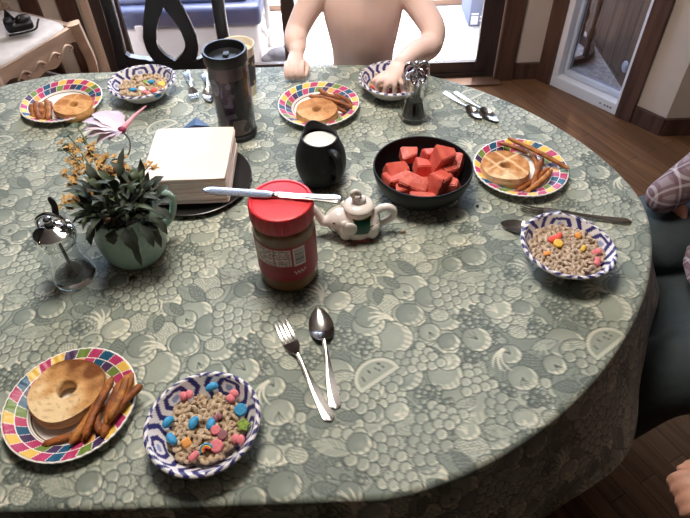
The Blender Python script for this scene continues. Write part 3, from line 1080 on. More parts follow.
def fry(a, b, w, label, group, m=M_fry, bend=0.004, seed=0):
    pr = np.random.default_rng(seed)
    A, B = Vector(a), Vector(b)
    L = (B - A).length
    d = (B - A).normalized()
    side = Vector((-d.y, d.x, 0))
    if side.length < 1e-4:
        side = Vector((1, 0, 0))
    side.normalize()
    pts, rr = [], []
    for k in np.linspace(0, 1, 12):
        bow = math.sin(PI * k)
        p = A + d * (L * k) + side * (bend * bow * pr.uniform(.8, 1.2)) + Vector((0, 0, 0.0015 * bow))
        pts.append(tuple(p - (A + B) / 2))
        rr.append(w * (0.45 if k in (0, 1) else 1) * pr.uniform(.9, 1.08))
    o = build('sweet_potato_fry', tube(pts, rr, 12, 0.85, square=4), m, None, True, loc=tuple((A + B) / 2), angle=70)
    return tag(o, label, 'fry', group)


G1 = 'fries on the plate nearest the camera'
L1 = 'browned sweet potato fry beside the bagel on the plate nearest the camera'
def fries(pts, w, label, group, seed, mats=(M_fry, M_fry2), bend=0.004):
    for k in range(0, len(pts), 2):
        fry(pts[k], pts[k + 1], w, label, group, mats[(k // 2) % len(mats)], bend * (1 if k % 4 else -0.6), seed + k)


fries([(-0.3918, 0.4540, 0.7620), (-0.4616, 0.4354, 0.7620), (-0.3961, 0.4363, 0.7620), (-0.4058, 0.4964, 0.7630), (-0.3518, 0.5103, 0.7660), (-0.3675, 0.4417, 0.7620), (-0.3855, 0.5027, 0.7630), (-0.4121, 0.4401, 0.7620), (-0.3941, 0.5048, 0.7720), (-0.3751, 0.4471, 0.7710), (-0.3754, 0.5408, 0.7800), (-0.4147, 0.4314, 0.7730), (-0.3588, 0.5334, 0.7820), (-0.3680, 0.4393, 0.7730), (-0.3444, 0.5438, 0.7850), (-0.3661, 0.4583, 0.7800), (-0.3234, 0.5204, 0.7860), (-0.3587, 0.4713, 0.7800), (-0.3494, 0.5371, 0.7900), (-0.3605, 0.4614, 0.7860), (-0.3766, 0.5182, 0.7840), (-0.3941, 0.4377, 0.7780)], .0060,
      L1, G1, 20)
fries([(0.3659, 0.9800, 0.7620), (0.4549, 1.0559, 0.7630), (0.4285, 1.1221, 0.7640), (0.4241, 1.0102, 0.7620), (0.4481, 1.0858, 0.7680), (0.3990, 0.9801, 0.7660), (0.4558, 1.0398, 0.7700), (0.3793, 0.9681, 0.7660)], .0054,
      'browned sweet potato fry beside the bagel on the plate right of the watermelon', 'fries on the plate right of the watermelon', 60)
o_ = [(0.3780, 1.1388, 0.7870), (0.4866, 1.0275, 0.7810), (0.3575, 1.1320, 0.7790), (0.4123, 1.0872, 0.7820)]
fry(o_[0], o_[1], .0052, 'long golden fry jutting out over the rim of the plate right of the watermelon', None, M_fry2, .002, 5)
fry(o_[2], o_[3], .0046, 'thin dark fry lying across the upper edge of the bagel right of the watermelon', None, M_fry, .002, 6)
fries([(-0.0247, 1.3691, 0.7640), (0.0245, 1.3018, 0.7640), (-0.0552, 1.3787, 0.7680), (0.0008, 1.3530, 0.7700), (-0.0345, 1.3348, 0.7740), (0.0144, 1.2899, 0.7720), (-0.0141, 1.3743, 0.7720), (0.0303, 1.3267, 0.7680), (-0.0522, 1.3923, 0.7770), (-0.0243, 1.3558, 0.7750), (-0.0442, 1.3441, 0.7800), (0.0295, 1.2973, 0.7780), (-0.0771, 1.3571, 0.7790), (-0.0292, 1.3432, 0.7800), (0.0100, 1.3206, 0.7640), (0.0401, 1.3216, 0.7680)], .0052,
      'dark browned fry piled beside the bagel on the plate in front of the child', 'fries on the plate in front of the child', 90, (M_fry,))
fries([(-0.7910, 1.3814, 0.7620), (-0.7578, 1.3112, 0.7620), (-0.7738, 1.3929, 0.7630), (-0.7374, 1.3100, 0.7620), (-0.7481, 1.3944, 0.7640), (-0.7200, 1.3031, 0.7630), (-0.7862, 1.3562, 0.7660), (-0.7309, 1.3257, 0.7660), (-0.7775, 1.3833, 0.7720), (-0.7410, 1.3010, 0.7710), (-0.7526, 1.3880, 0.7740), (-0.7200, 1.2983, 0.7720), (-0.7316, 1.3650, 0.7700), (-0.7372, 1.3010, 0.7680), (-0.7877, 1.3731, 0.7700), (-0.7644, 1.3158, 0.7680)], .0068,
      'browned fry heaped beside the bagel on the plate at the far left', 'fries on the plate at the far left', 120)


# ================================================================== BOWLS OF CEREAL
BW = {k: lin(v) for k, v in dict(W=(232, 226, 226), B=(54, 52, 112), L=(150, 160, 200)).items()}


def bowl_colour(th, s, rim):
    """nested blue diamonds round the wall, slanting strokes on the lip"""
    NS = 5
    u = (th / (2 * PI) * NS) % 1.0 * 2 - 1
    c = np.tile(BW['W'], (len(th), 1))
    d = np.maximum(np.abs(u) * 0.80 + np.abs(s - 0.62) * 0.45, np.abs(s - 0.62) * 1.4)
    stripe = ((d > 0.25) & (d < 0.41)) | ((d > 0.60) & (d < 0.76)) | (d > 0.93)
    c[stripe] = BW['B']
    c[d < 0.13] = BW['L']
    k = rim > 0
    uu = (th / (2 * PI) * NS * 5 + np.sign(u) * rim * 0.5) % 1.0
    cc = np.where((uu > 0.5)[:, None], BW['B'], BW['W'])
    c[k] = cc[k]
    c[s < 0.12] = BW['W']
    return c


RB = 0.0855


def cereal_bowl(label, loc, rz, tilt=(0, 0)):
    o = thing('paper_bowl', label, 'bowl', loc, 0, 'blue patterned paper bowls', (tilt[0], tilt[1], rz))
    NT = 224
    inn = [(r, 0.0030) for r in np.linspace(0.004, 0.044, 6)]
    for q in np.linspace(0, 1, 34):
        inn.append((0.046 + 0.033 * q ** 0.85, 0.0032 + 0.0388 * q ** 1.25))
    for q in np.linspace(0.15, 1, 8):
        inn.append((0.079 + (RB - 0.079) * q, 0.042 + 0.0016 * math.sin(q * PI) - 0.001 * q))
    out = [(r + 0.0004, z - 0.0022) for r, z in inn[::-1]]
    prof = [(0, 0.003)] + inn + out + [(0, 0.0008)]

    def wob(a, r, z):
        q = max(0, (r - 0.05) / 0.035)
        return r * (1 + 0.016 * q * math.sin(2 * a + 0.5)), z + 0.0016 * q * math.sin(2 * a + 2.0) + 0.0004 * q * math.sin(a * 40)
    v, f = lathe(prof, NT, wob)
    P = np.array(v)
    th = np.arctan2(P[:, 1], P[:, 0]) % (2 * PI)
    ni = 1 + len(inn) * NT
    s = np.clip((P[:, 2] - 0.0032) / 0.0388, 0, 1)
    rr = np.hypot(P[:, 0], P[:, 1])
    rim = np.clip((rr - 0.0785) / 0.006, 0, 1)
    c = bowl_colour(th, s, rim)
    c[ni:] = lin((226, 222, 220))
    build('bowl_body', (v, f), M_print, o, True, c)
    return o


M_oat = mat('oat cereal', (172, 146, 118), 0.85, col2=(208, 184, 154), vscale=180, bump=0.5, bscale=400)
M_oatw = mat('milk soaked oat cereal', (168, 140, 116), 0.35, col2=(204, 182, 158), vscale=160, bump=0.4, bscale=400)
M_blue = mat('blue marshmallow', (46, 140, 190), 0.7, col2=(70, 160, 206), vscale=200)
M_pink = mat('pink marshmallow', (228, 120, 128), 0.7, col2=(238, 140, 146), vscale=200)
M_red = mat('coral marshmallow', (238, 92, 80), 0.7)
M_yel = mat('yellow marshmallow', (240, 196, 84), 0.7)
M_org = mat('orange marshmallow', (238, 160, 80), 0.7)
M_grn = mat('green marshmallow', (168, 190, 74), 0.7, col2=(84, 130, 60), vscale=260)
M_pur = mat('mauve marshmallow', (150, 96, 104), 0.7)
M_wht = mat('white marshmallow', (236, 226, 218), 0.7)


def torus_vf(R, r, n=14, m=8, fl=1.0):
    return tube([(R * math.cos(a), R * math.sin(a) * fl, 0) for a in np.linspace(0, 2 * PI, n, endpoint=False)], r, m, closed=True)


ring_me = [build('cereal_ring', torus_vf(.0050, .0034, fl=f_), M_oat) for f_ in (1.0, .8)]
ring_me.append(build('cereal_ring', merge(tube([(-.007, 0, 0), (0, 0, .0008), (.007, 0, 0)], [.0028, .0036, .0028], 8), tube([(0, -.007, 0), (0, 0, .0008), (0, .007, 0)], [.0028, .0036, .0028], 8)), M_oat))
wet_me = []
for r_ in ring_me:
    w = r_.copy()
    w.data = r_.data.copy()
    w.data.materials[0] = M_oatw
    wet_me.append(w)
PROTOS = ring_me + wet_me


def cereal(bowl, n, surf, rmax, label, group, wet=False, dmin=.0092, seed=0, avoid=()):
    """loose pieces settled on the heap in one bowl; height follows the heap"""
    pr = np.random.default_rng(seed)
    bx, by, bz = bowl.location
    pts = []
    tries = 0
    while len(pts) < n and tries < 40000:
        tries += 1
        r, a = rmax * math.sqrt(pr.uniform()), pr.uniform(0, 2 * PI)
        p = (r * math.cos(a), r * math.sin(a))
        if all((p[0] - q[0]) ** 2 + (p[1] - q[1]) ** 2 > dmin * dmin for q in pts) and all(math.hypot(bx + p[0] - q[0], by + p[1] - q[1]) > q[2] for q in avoid):
            pts.append(p)
    for (x, y) in pts:
        src = (wet_me if wet else ring_me)[int(pr.choice([0, 0, 1, 1, 2]))]
        c = src.copy()
        COL.objects.link(c)
        h = surf(x, y)
        c.location = (bx + x, by + y, bz + h + pr.uniform(0, .0035))
        c.rotation_euler = (pr.normal(0, .45), pr.normal(0, .45), pr.uniform(0, 6.3))
        s_ = pr.uniform(.88, 1.12)
        c.scale = (s_, s_, s_)
        c.name = 'cereal_ring'
        tag(c, label, 'cereal', group)


def heap(bowl, r, z0, z1, m, label, seed):
    """the uncounted mass of cereal under the loose pieces"""
    V, F = [], []
    prof = [(r * k, z1 + (z0 - z1) * k * k) for k in np.linspace(0, 1, 26)]

    def wob(a, rr, z):
        x, y = rr * math.cos(a), rr * math.sin(a)
        return rr, z + 0.0016 * float(vnoise(np.array(x), np.array(y), 420, seed))
    v, f = lathe([(0, z1)] + prof[1:] + [(r * .9, z0 - .004), (.03, .0034), (0, .0034)], 72, wob)
    o = build('cereal', (v, f), m, None, True, loc=tuple(bowl.location))
    tag(o, label, 'cereal', None, 'stuff')


def marsh(kind, p, m, label, rz=0.0, s=1.0, tilt=0.3, group=None):
    if kind == 'moon':
        vf = tube([(.0075 * math.cos(a), .0075 * math.sin(a) - .003, 0) for a in np.linspace(0.5, 2.65, 12)], [.0018, .0036, .0046, .005, .0052, .0053, .0053, .0052, .005, .0046, .0036, .0018], 10, 0.8)
    elif kind == 'disc':
        vf = mv(lathe([(0, -.0035), (.0065, -.0035), (.0078, -.002), (.0078, .002), (.0065, .0035), (0, .0038)], 20), 0, 0, 0)
    elif kind == 'heart':
        vf = merge(ellipsoid((-.0035, .001, 0), (.005, .0058, .004)), ellipsoid((.0035, .001, 0), (.005, .0058, .004)))
    elif kind == 'bar':
        vf = box(.013, .007, .006, .0022, 3)
    elif kind == 'star':
        vf = extrude_poly([((.0085 if k % 2 == 0 else .0055) * math.cos(k * PI / 5), (.0085 if k % 2 == 0 else .0055) * math.sin(k * PI / 5)) for k in range(10)], .006, 'z')
    else:
        vf = box(.011, .011, .006, .0025, 3)
    o = build('marshmallow', mv(vf, s=s * 1.3), m, None, True, loc=p)
    o.rotation_euler = (tilt, -tilt * .5, rz)
    return tag(o, label, 'marshmallow', group)


# ---- bowl nearest the camera
nb = cereal_bowl('blue patterned paper bowl of dry cereal with many blue and pink marshmallows, nearest the camera', [(-0.2173, 0.4497, 0.7520)][0], 0.5)
nb.location.z = T + .0016
hs_n = lambda x, y: .0260 - .0065 * (x * x + y * y) / .06 ** 2
heap(nb, .053, .0145, .0225, M_oat, 'bed of oat cereal filling the bowl nearest the camera', 3)
NB = [(-0.2113, 0.5072, 0.7830), (-0.1821, 0.4967, 0.7840), (-0.2505, 0.4987, 0.7820), (-0.1942, 0.5077, 0.7840), (-0.1645, 0.4709, 0.7830), (-0.2671, 0.4519, 0.7820), (-0.2578, 0.4312, 0.7810), (-0.2279, 0.4500, 0.7830), (-0.2114, 0.4494, 0.7830), (-0.1576, 0.4458, 0.7830), (-0.1644, 0.4227, 0.7820), (-0.1940, 0.4144, 0.7820), (-0.1868, 0.4303, 0.7840), (-0.2254, 0.4007, 0.7810), (-0.2384, 0.4206, 0.7820), (-0.2093, 0.4114, 0.7830), (-0.1972, 0.4576, 0.7850), (-0.1981, 0.4387, 0.7840)]
NBS = [('moon', M_blue, 'blue crescent marshmallow at the far rim of the near bowl', .3, 0), ('heart', M_pink, 'pink marshmallow at the right of the far rim in the near bowl', 1.0, 1),
       ('heart', M_pink, 'pink heart marshmallow at the upper left of the near bowl', .2, 2), ('moon', M_blue, 'blue marshmallow touching the far wall of the near bowl', 1.9, 3),
       ('disc', M_blue, 'blue marshmallow at the right wall of the near bowl', .5, 4), ('moon', M_blue, 'blue crescent marshmallow at the left wall of the near bowl', .9, 5),
       ('moon', M_blue, 'blue crescent marshmallow lowest on the left wall of the near bowl', 2.3, 6), ('moon', M_blue, 'left of the two blue crescents side by side in the middle of the near bowl', 1.2, 7),
       ('moon', M_blue, 'right of the two blue crescents side by side in the middle of the near bowl', -1.7, 8), ('star', M_grn, 'green and yellow marshmallow at the right wall of the near bowl', .2, 9),
       ('heart', M_pink, 'pale pink marshmallow low on the right wall of the near bowl', -.3, 10), ('disc', M_pink, 'round pink marshmallow below the middle of the near bowl', 0, 11),
       ('disc', M_pur, 'dark mauve marshmallow right of the middle of the near bowl', .7, 12), ('bar', M_pink, 'long pink marshmallow at the near edge of the near bowl', .8, 13),
       ('sq', M_org, 'square orange marshmallow at the lower left of the near bowl', .5, 14), None,
       ('heart', M_pur, 'brownish pink marshmallow in the middle of the near bowl', .4, 16), ('disc', M_pink, 'small pink marshmallow beside the mauve one in the near bowl', .4, 17)]
for e in NBS:
    if e and e[4] not in (1, 3):
        q = NB[e[4]]
        marsh(e[0], (q[0], q[1], q[2] + .003), e[1], e[2], e[3], .72 if e[4] in (12, 16, 17) else .95)
q = NB[1]
marsh('heart', (q[0] + .004, q[1] - .003, q[2] + .003), M_pink, NBS[1][2], 1.0)
# rainbow piece: three coloured bands
rb = thing('marshmallow', 'rainbow-striped arch marshmallow at the near side of the near bowl', 'marshmallow', (NB[15][0], NB[15][1], NB[15][2] + .004), 0.6, None, (.5, -.2, .4))
for k, (rr_, m_) in enumerate(((.0088, M_blue), (.0062, M_yel), (.0038, M_red))):
    build('band', tube([(rr_ * math.cos(a), rr_ * math.sin(a) - .004, 0) for a in np.linspace(0, PI, 14)], .0016, 8, 1.9), m_, rb)
av = [(q[0], q[1], .0095) for k, q in enumerate(NB)]
cereal(nb, 96, hs_n, .0545, 'tan oat cereal ring lying in the patterned bowl nearest the camera', 'oat cereal in the bowl nearest the camera', False, .0090, 4, av)

# ---- bowl at the right
rb_ = cereal_bowl('blue patterned paper bowl of soggy cereal at the right end, touching the fork', [(0.4106, 0.7815, 0.7570)][0], 2.1, (0.03, -0.03))
rb_.location.z = T + .0085
heap(rb_, .064, .0235, .0285, M_oatw, 'bed of milk-soaked cereal filling the bowl at the right end', 5)
RBP = [(0.3899, 0.8006, 0.7950), (0.4061, 0.8051, 0.7950), (0.3964, 0.7896, 0.7950), (0.4391, 0.8090, 0.7950), (0.4618, 0.7652, 0.7930), (0.4566, 0.7427, 0.7930), (0.3706, 0.7669, 0.7930), (0.4384, 0.7746, 0.7950), (0.3984, 0.7765, 0.7950)]
RBS = [('heart', M_red, 'coral marshmallow at the left of the bright cluster in the right bowl', .2), ('moon', M_red, 'coral crescent at the top of the bright cluster in the right bowl', 1.0), ('disc', M_yel, 'yellow marshmallow below the coral ones in the right bowl', .4),
       ('sq', M_org, 'orange marshmallow near the far rim of the right bowl', .6), ('heart', M_pink, 'pink marshmallow upper of the two at the right side of the right bowl', .3),
       ('heart', M_pink, 'pink marshmallow lower of the two at the right side of the right bowl', 1.1), ('bar', M_org, 'small orange piece at the left side of the right bowl', .2), ('bar', M_yel, 'small yellow piece right of the middle of the right bowl', .9), ]
for e, q in zip(RBS, RBP):
    marsh(e[0], (q[0], q[1], q[2] + .001), e[1], e[2], e[3], .85)
cereal(rb_, 100, lambda x, y: .0295 - .004 * (x * x + y * y) / .06 ** 2, .064, 'soggy oat cereal ring in the patterned bowl at the right end', 'soggy cereal in the right bowl', True, .0092, 5, [(q[0], q[1], .008) for q in RBP])

# ---- bowl at the far left
fb = cereal_bowl('blue patterned paper bowl of cereal at the far left, in front of the dark chair', [(-0.5110, 1.4333, 0.7520)][0], 0.0)
fb.location.z = T + .0016
heap(fb, .058, .0195, .0225, M_oat, 'bed of cereal filling the far left bowl', 6)
FBP = [(-0.4907, 1.4360, 0.7820), (-0.5049, 1.4419, 0.7820), (-0.4607, 1.4292, 0.7820), (-0.5083, 1.4076, 0.7820), (-0.4929, 1.3938, 0.7810), (-0.5325, 1.4108, 0.7810), (-0.4648, 1.3794, 0.7800), (-0.4760, 1.4007, 0.7820), (-0.4524, 1.4107, 0.7810)]
FBS = [('moon', M_blue, 'blue marshmallow at the far side of the far left bowl'), ('sq', M_grn, 'yellow-green marshmallow beside the blue one in the far left bowl'), ('disc', M_yel, 'yellow marshmallow at the upper right of the far left bowl'),
       ('disc', M_wht, 'white marshmallow in the middle of the far left bowl'), ('heart', M_pink, 'pink marshmallow in the middle of the far left bowl'), ('moon', M_blue, 'blue marshmallow at the left side of the far left bowl'),
       ('moon', M_blue, 'blue marshmallow at the near side of the far left bowl'), ('heart', M_red, 'coral marshmallow right of the middle in the far left bowl'), ('sq', M_org, 'orange marshmallow at the right side of the far left bowl')]
for k, (e, q) in enumerate(zip(FBS, FBP)):
    marsh(e[0], (q[0], q[1], q[2] + .002), e[1], e[2], k * .7, .9)
cereal(fb, 52, lambda x, y: .0245, .057, 'tan oat cereal ring in the patterned bowl at the far left', 'oat cereal in the far left bowl', False, .0105, 7, [(q[0], q[1], .007) for q in FBP])

# ---- the child's bowl
cb = cereal_bowl("blue patterned paper bowl of cereal under the child's hand", [(0.1346, 1.4080, 0.7520)][0], 0.9)
cb.location.z = T + .0016
heap(cb, .058, .0185, .0215, M_oat, "bed of cereal filling the bowl under the child's hand", 8)
CBP = [(cb.location.x + a, cb.location.y + b_, T + .026) for a, b_ in ((-.040, .004), (-.043, -.016), (-.034, .024), (-.014, -.044), (.022, -.043))]
for k, (e, q) in enumerate(zip([('disc', M_org, "orange marshmallow at the left of the bowl under the child's hand"), ('heart', M_red, "coral marshmallow at the left wall of the bowl under the child's hand"), ('sq', M_yel, "yellow marshmallow beside the fingers in the child's bowl"),
                                ('heart', M_pink, "pink marshmallow at the near side of the child's bowl, by the fingertips"), ('heart', M_pink, "pink marshmallow at the right of the fingertips in the child's bowl")], CBP)):
    marsh(e[0], (q[0], q[1], q[2] + .002), e[1], e[2], k * .9, .9)
cereal(cb, 40, lambda x, y: .0235, .057, "oat cereal ring in the bowl under the child's hand", "oat cereal in the child's bowl", False, .0112, 9, [(q[0], q[1], .007) for q in CBP])
for p_ in PROTOS:
    bpy.data.objects.remove(p_)


# ================================================================== CUTLERY
def handle_rows(L0, L1, wide, thin, z0, z1, ns=26, zr=.0014):
    rows = []
    for q in np.linspace(0, 1, ns):
        s = L0 + (L1 - L0) * q
        if q < 0.08:
            w = wide * math.sqrt(max(0.02, 1 - (1 - q / 0.08) ** 2))
        else:
            w = thin + (wide - thin) * (1 - (q - .08) / .92) ** 1.15
        z = z0 + (z1 - z0) * q ** 2.2 + 0.002
        tw = math.sin(q * 4.2) * 0.55
        row = []
        for u in np.linspace(-1, 1, 9):
            row.append((s, u * w, z + zr * (1 - abs(u - tw) / (1 + abs(tw))) * min(1, w / .005)))
        rows.append(row)
    return rows


def cutlery(kind, end, tip, label, group, L=0.192, s=1.0, lift=0.0, tilt=0.0):
    e, t_ = Vector(end), Vector(tip)
    rz = math.atan2(t_.y - e.y, t_.x - e.x)
    o = thing(kind, label, kind, (e.x, e.y, T + .0006 + lift), 0, group, (0, -tilt, rz))
    L = math.hypot(t_.x - e.x, t_.y - e.y) if L is None else L
    k = L / 0.192
    hl = .122 * k
    build('handle', sheet(handle_rows(0, hl, .0098 * s, .0030 * s, 0, .0095), .0020), M_steel, o)
    if kind == 'fork':
        rows = []
        for q in np.linspace(0, 1, 12):
            x = hl - .001 + .030 * k * q
            w = (.0030 + (.0128 - .0030) * (math.sin(min(1, q * 1.25) * PI / 2) ** 1.4)) * s
            z = .0112 - .0085 * q ** .8
            rows.append([(x, u * w, z + .0012 * u * u * q) for u in np.linspace(-1, 1, 9)])
        build('fork_head', sheet(rows, .0018), M_steel, o)
        for j in range(4):
            y0 = (-.0108 + .0072 * j) * s
            rows = []
            for q in np.linspace(0, 1, 12):
                x = hl + .028 * k + (L - hl - .028 * k) * q
                w = (.0023 - .0010 * q) * s * (1 if q < .97 else .5)
                z = .0028 + .0016 * (y0 / .0108) ** 2 * 0.6 - .002 * math.sin(q * PI) * .4 + .0075 * q * q
                rows.append([(x, y0 * (1 - .04 * q) + u * w, z) for u in (-1, 0, 1)])
            build('tine', sheet(rows, .0016), M_steel, o)
    else:
        rows = []
        bl = L - hl + .002
        for q in np.linspace(0, 1, 24):
            x = hl - .002 + bl * q
            prof = math.sin(PI * min(1, (q * .97 + .03)) ** .86) ** .62 if 0 < q < 1 else 0.12
            w = max(.0030 if q < .1 else .0015, .0205 * k * s * prof)
            zc = .0112 - .007 * min(1, q * 3) + .003 * q
            dp = .0062 * math.sin(PI * q) ** .8 if q > 0 else 0
            rows.append([(x, u * w, zc + .0012 - dp * (1 - u * u)) for u in np.linspace(-1, 1, 11)])
        build('spoon_bowl', sheet(rows, .0013), M_steel, o)
    return o


cutlery('spoon', [(-0.0219, 0.4850, 0.7520)][0], [(-0.0514, 0.6863, 0.7520)][0], 'steel spoon lying beside the fork in the open middle of the cloth', None, None)
cutlery('fork', [(-0.0298, 0.4646, 0.7520)][0], [(-0.1162, 0.6553, 0.7520)][0], 'steel fork lying left of the spoon in the open middle of the cloth', None, None)
cutlery('fork', [(0.5788, 0.8843, 0.7520)][0], [(0.3633, 0.9312, 0.7520)][0], 'steel fork lying between the right bowl and the plate behind it', None, None, 1.0, .001)
cutlery('spoon', [(0.4826, 0.8399, 0.7520)][0], [(0.3153, 0.8882, 0.7520)][0], 'steel spoon with its bowl peeping out from under the right cereal bowl', None, None, 1.0, 0.0)
cutlery('spoon', [(0.2720, 1.3995, 0.7520)][0], [(0.3437, 1.2618, 0.7520)][0], 'left spoon of the pair at the back edge of the table beyond the watermelon', None, None, .88)
cutlery('spoon', [(0.3003, 1.3977, 0.7520)][0], [(0.3799, 1.2468, 0.7520)][0], 'right spoon of the pair at the back edge of the table beyond the watermelon', None, None, .88)
cutlery('fork', [(-0.4240, 1.5523, 0.7520)][0], [(-0.3727, 1.3909, 0.7520)][0], 'steel fork at the far edge of the table, right of the far left bowl', None, None, .95)
cutlery('spoon', [(-0.3720, 1.5381, 0.7520)][0], [(-0.3322, 1.3789, 0.7520)][0], 'steel spoon at the far edge of the table, between the fork and the tumbler', None, None, .9)

# ================================================================== PEANUT BUTTER JAR
jx, jy = [(-0.1051, 0.7785, 0.7520)][0][:2]
t = thing('peanut_butter_jar', 'big peanut butter jar with a red screw lid and a red label', 'jar', (jx, jy, T + .0005), 0)
JR = .0545
M_pb = mat('peanut butter behind plastic', (122, 84, 52), 0.25, col2=(140, 100, 66), vscale=22, coat=0.15)
build('jar_body', lathe([(0, 0.0012), (JR * .86, 0.0000), (JR * .95, 0.0050), (JR * .985, 0.0150), (JR * .955, 0.0214), (JR * .955, 0.0301), (JR * .99, 0.0351), (JR, 0.0426), (JR, 0.1215), (JR * .99, 0.1270), (JR * .985, 0.1320), (JR * .96, 0.1385), (JR * .90, 0.1455), (JR * .86, 0.1493), (0, 0.1493)], 72), M_pb, t)
lidp = [(0, 0.1825), (.040 * 1.055, 0.1825), (.0455 * 1.055, 0.1819), (.0468 * 1.055, 0.1834), (.0495 * 1.055, 0.1834), (.0515 * 1.055, 0.1822), (.0525 * 1.055, 0.1793), (.0528 * 1.055, 0.1537), (.0523 * 1.055, 0.1493), (.048 * 1.055, 0.1493), (0, 0.1505)]
build('lid', lathe(lidp, 160, lambda a, r, z: (r + (.0004 * (1 if math.sin(a * 80) > 0 else -1) if r > .0550 else 0), z)), mat('red lid plastic', (206, 38, 46), 0.42, col2=(196, 32, 42), vscale=20), t)
# label with its panels of print
NL, NZ = 420, 90
Vl, Fl, cl = [], [], []
LC = {k: lin(v) for k, v in dict(R=(158, 26, 40), W=(216, 190, 184), K=(96, 70, 70), D=(40, 34, 36), L=(222, 206, 200), Y=(206, 190, 110), M=(120, 20, 34)).items()}
lrng = np.random.default_rng(5)
txt = lrng.uniform(0, 1, (90, 60))
for i in range(NZ + 1):
    z = .036 + .084 * i / NZ
    for k in range(NL):
        a = 2 * PI * k / NL
        Vl.append(((JR + .0006) * math.cos(a), (JR + .0006) * math.sin(a), z))
        u = ((a + PI / 2 + PI) % (2 * PI)) - PI          # 0 faces the camera, + to the right
        v = i / NZ
        c = LC['R']
        if -.98 < u < .34 and .46 < v < .94:
            c = LC['W']
            rr_ = int((v - .46) / .05)
            if (v - .46) % .05 > .026 and -.92 < u < .28 and txt[rr_ % 90, int((u + 1) * 22) % 60] > .38:
                c = LC['K']
            if abs(u + .22) < .012 or abs(v - .70) < .008:
                c = LC['K']
        elif .40 < u < .82 and .44 < v < .95:
            c = LC['L']
            if .45 < u < .77 and .50 < v < .90:
                c = LC['D'] if math.sin(v * 210) + .6 * math.sin(v * 97 + 1) > .1 else LC['L']
        elif u < -1.02 and .30 < v < .60 and u > -1.25:
            c = LC['Y']
        elif -.8 < u < .3 and .22 < v < .44 and (v * 1000) % 70 > 34 and txt[int(v * 14.3) + 30, int((u + 1) * 26) % 60] > .35:
            c = LC['M']
        elif .38 < u < .80 and abs(v - (.24 + .05 * (u - .4)) - .035 * math.sin(u * 52)) < .022:
            c = LC['W']
        cl.append(c)
for i in range(NZ):
    for k in range(NL):
        l = (k + 1) % NL
        Fl.append((i * NL + k, i * NL + l, (i + 1) * NL + l, (i + 1) * NL + k))
lb = build('label', (Vl, Fl), M_print, t, True, np.array(cl))
lb['label'] = 'red wrap-round label with a white nutrition panel and a barcode'
lb.rotation_euler = (0, 0, -0.10)

# knife on the lid
e, q = Vector([(-0.0017, 0.7685, 0.9380)][0]), Vector([(-0.2383, 0.8065, 0.9380)][0])
L = (q - e).length
t = thing('knife', 'steel table knife lying across the red lid of the peanut butter jar', 'knife', (e.x, e.y, T + .0005 + .1836), 0, None, (0, 0, math.atan2(q.y - e.y, q.x - e.x)))
rows = handle_rows(0, L * .46, .0105, .0052, 0, .001, 30, .0022)
build('handle', sheet(rows, .0030), M_steel, t, loc=(0, 0, .0012))
build('bolster', merge(ellipsoid((L * .468, 0, .0035), (.007, .0062, .0034)), ellipsoid((L * .452, 0, .0035), (.004, .0054, .003))), M_steel, t)
rows = []
for u in np.linspace(0, 1, 26):
    x = L * .475 + L * .525 * u
    hw = .0098 * min(1, .55 + u * 4) * (1 if u < .86 else math.sqrt(max(.012, 1 - ((u - .86) / .14) ** 2)))
    rows.append([(x, -hw, .0022), (x, -hw * .2, .0034), (x, hw * (1 if u < .8 else 1 - (u - .8) * 1.2), .0036)])
build('blade', sheet(rows, .0016), M_steel, t)

# ================================================================== BLACK PITCHER OF MILK
px_, py_ = [(-0.0450, 1.0610, 0.7520)][0][:2]
t = thing('milk_pitcher', 'small black ceramic pitcher of milk behind the elephant teapot', 'pitcher', (px_, py_, T + .0005), 0)
t.scale = (1.08, 1.08, 1.04)
M_pit = mat('dotted black ceramic', (11, 12, 14), 0.48, spec=.3, col2=(16, 17, 19), vscale=40, bump=0.5, bscale=420)


def spout(a, r, z):
    k = max(0, (z - .075) / .035)
    d = math.cos(a - 1.95)
    e_ = max(0, d) ** 8
    return r * (1 + .28 * e_ * k), z + .008 * e_ * k - .003 * k * max(0, -d)


prf = [(0, .001), (.033, 0), (.040, .004), (.0465, .018), (.0505, .038), (.0508, .055), (.047, .074), (.041, .090), (.0365, .103), (.0355, .108), (.0335, .1085), (.0335, .104), (.038, .090), (.044, .073), (.047, .055), (.046, .03), (.03, .01), (0, .01)]
q_ = smoothcurve(prf[1:10], 44)
build('pitcher_body', lathe([(0, .001)] + [tuple(p) for p in q_] + prf[10:], 72, spout), M_pit, t)
hp = smoothcurve([(.040, 0, .093), (.058, 0, .096), (.070, 0, .084), (.071, 0, .060), (.062, 0, .036), (.048, 0, .028)], 28)
build('handle', mv(tube(hp, list(np.linspace(.0085, .0062, 28)), 14, .75), rz=-1.02), M_black, t)
build('milk', lathe([(0, .0915), (.0372, .0915), (.0366, .090), (0, .090)], 48), mat('milk', (236, 232, 226), 0.25, sss=0.1), t)

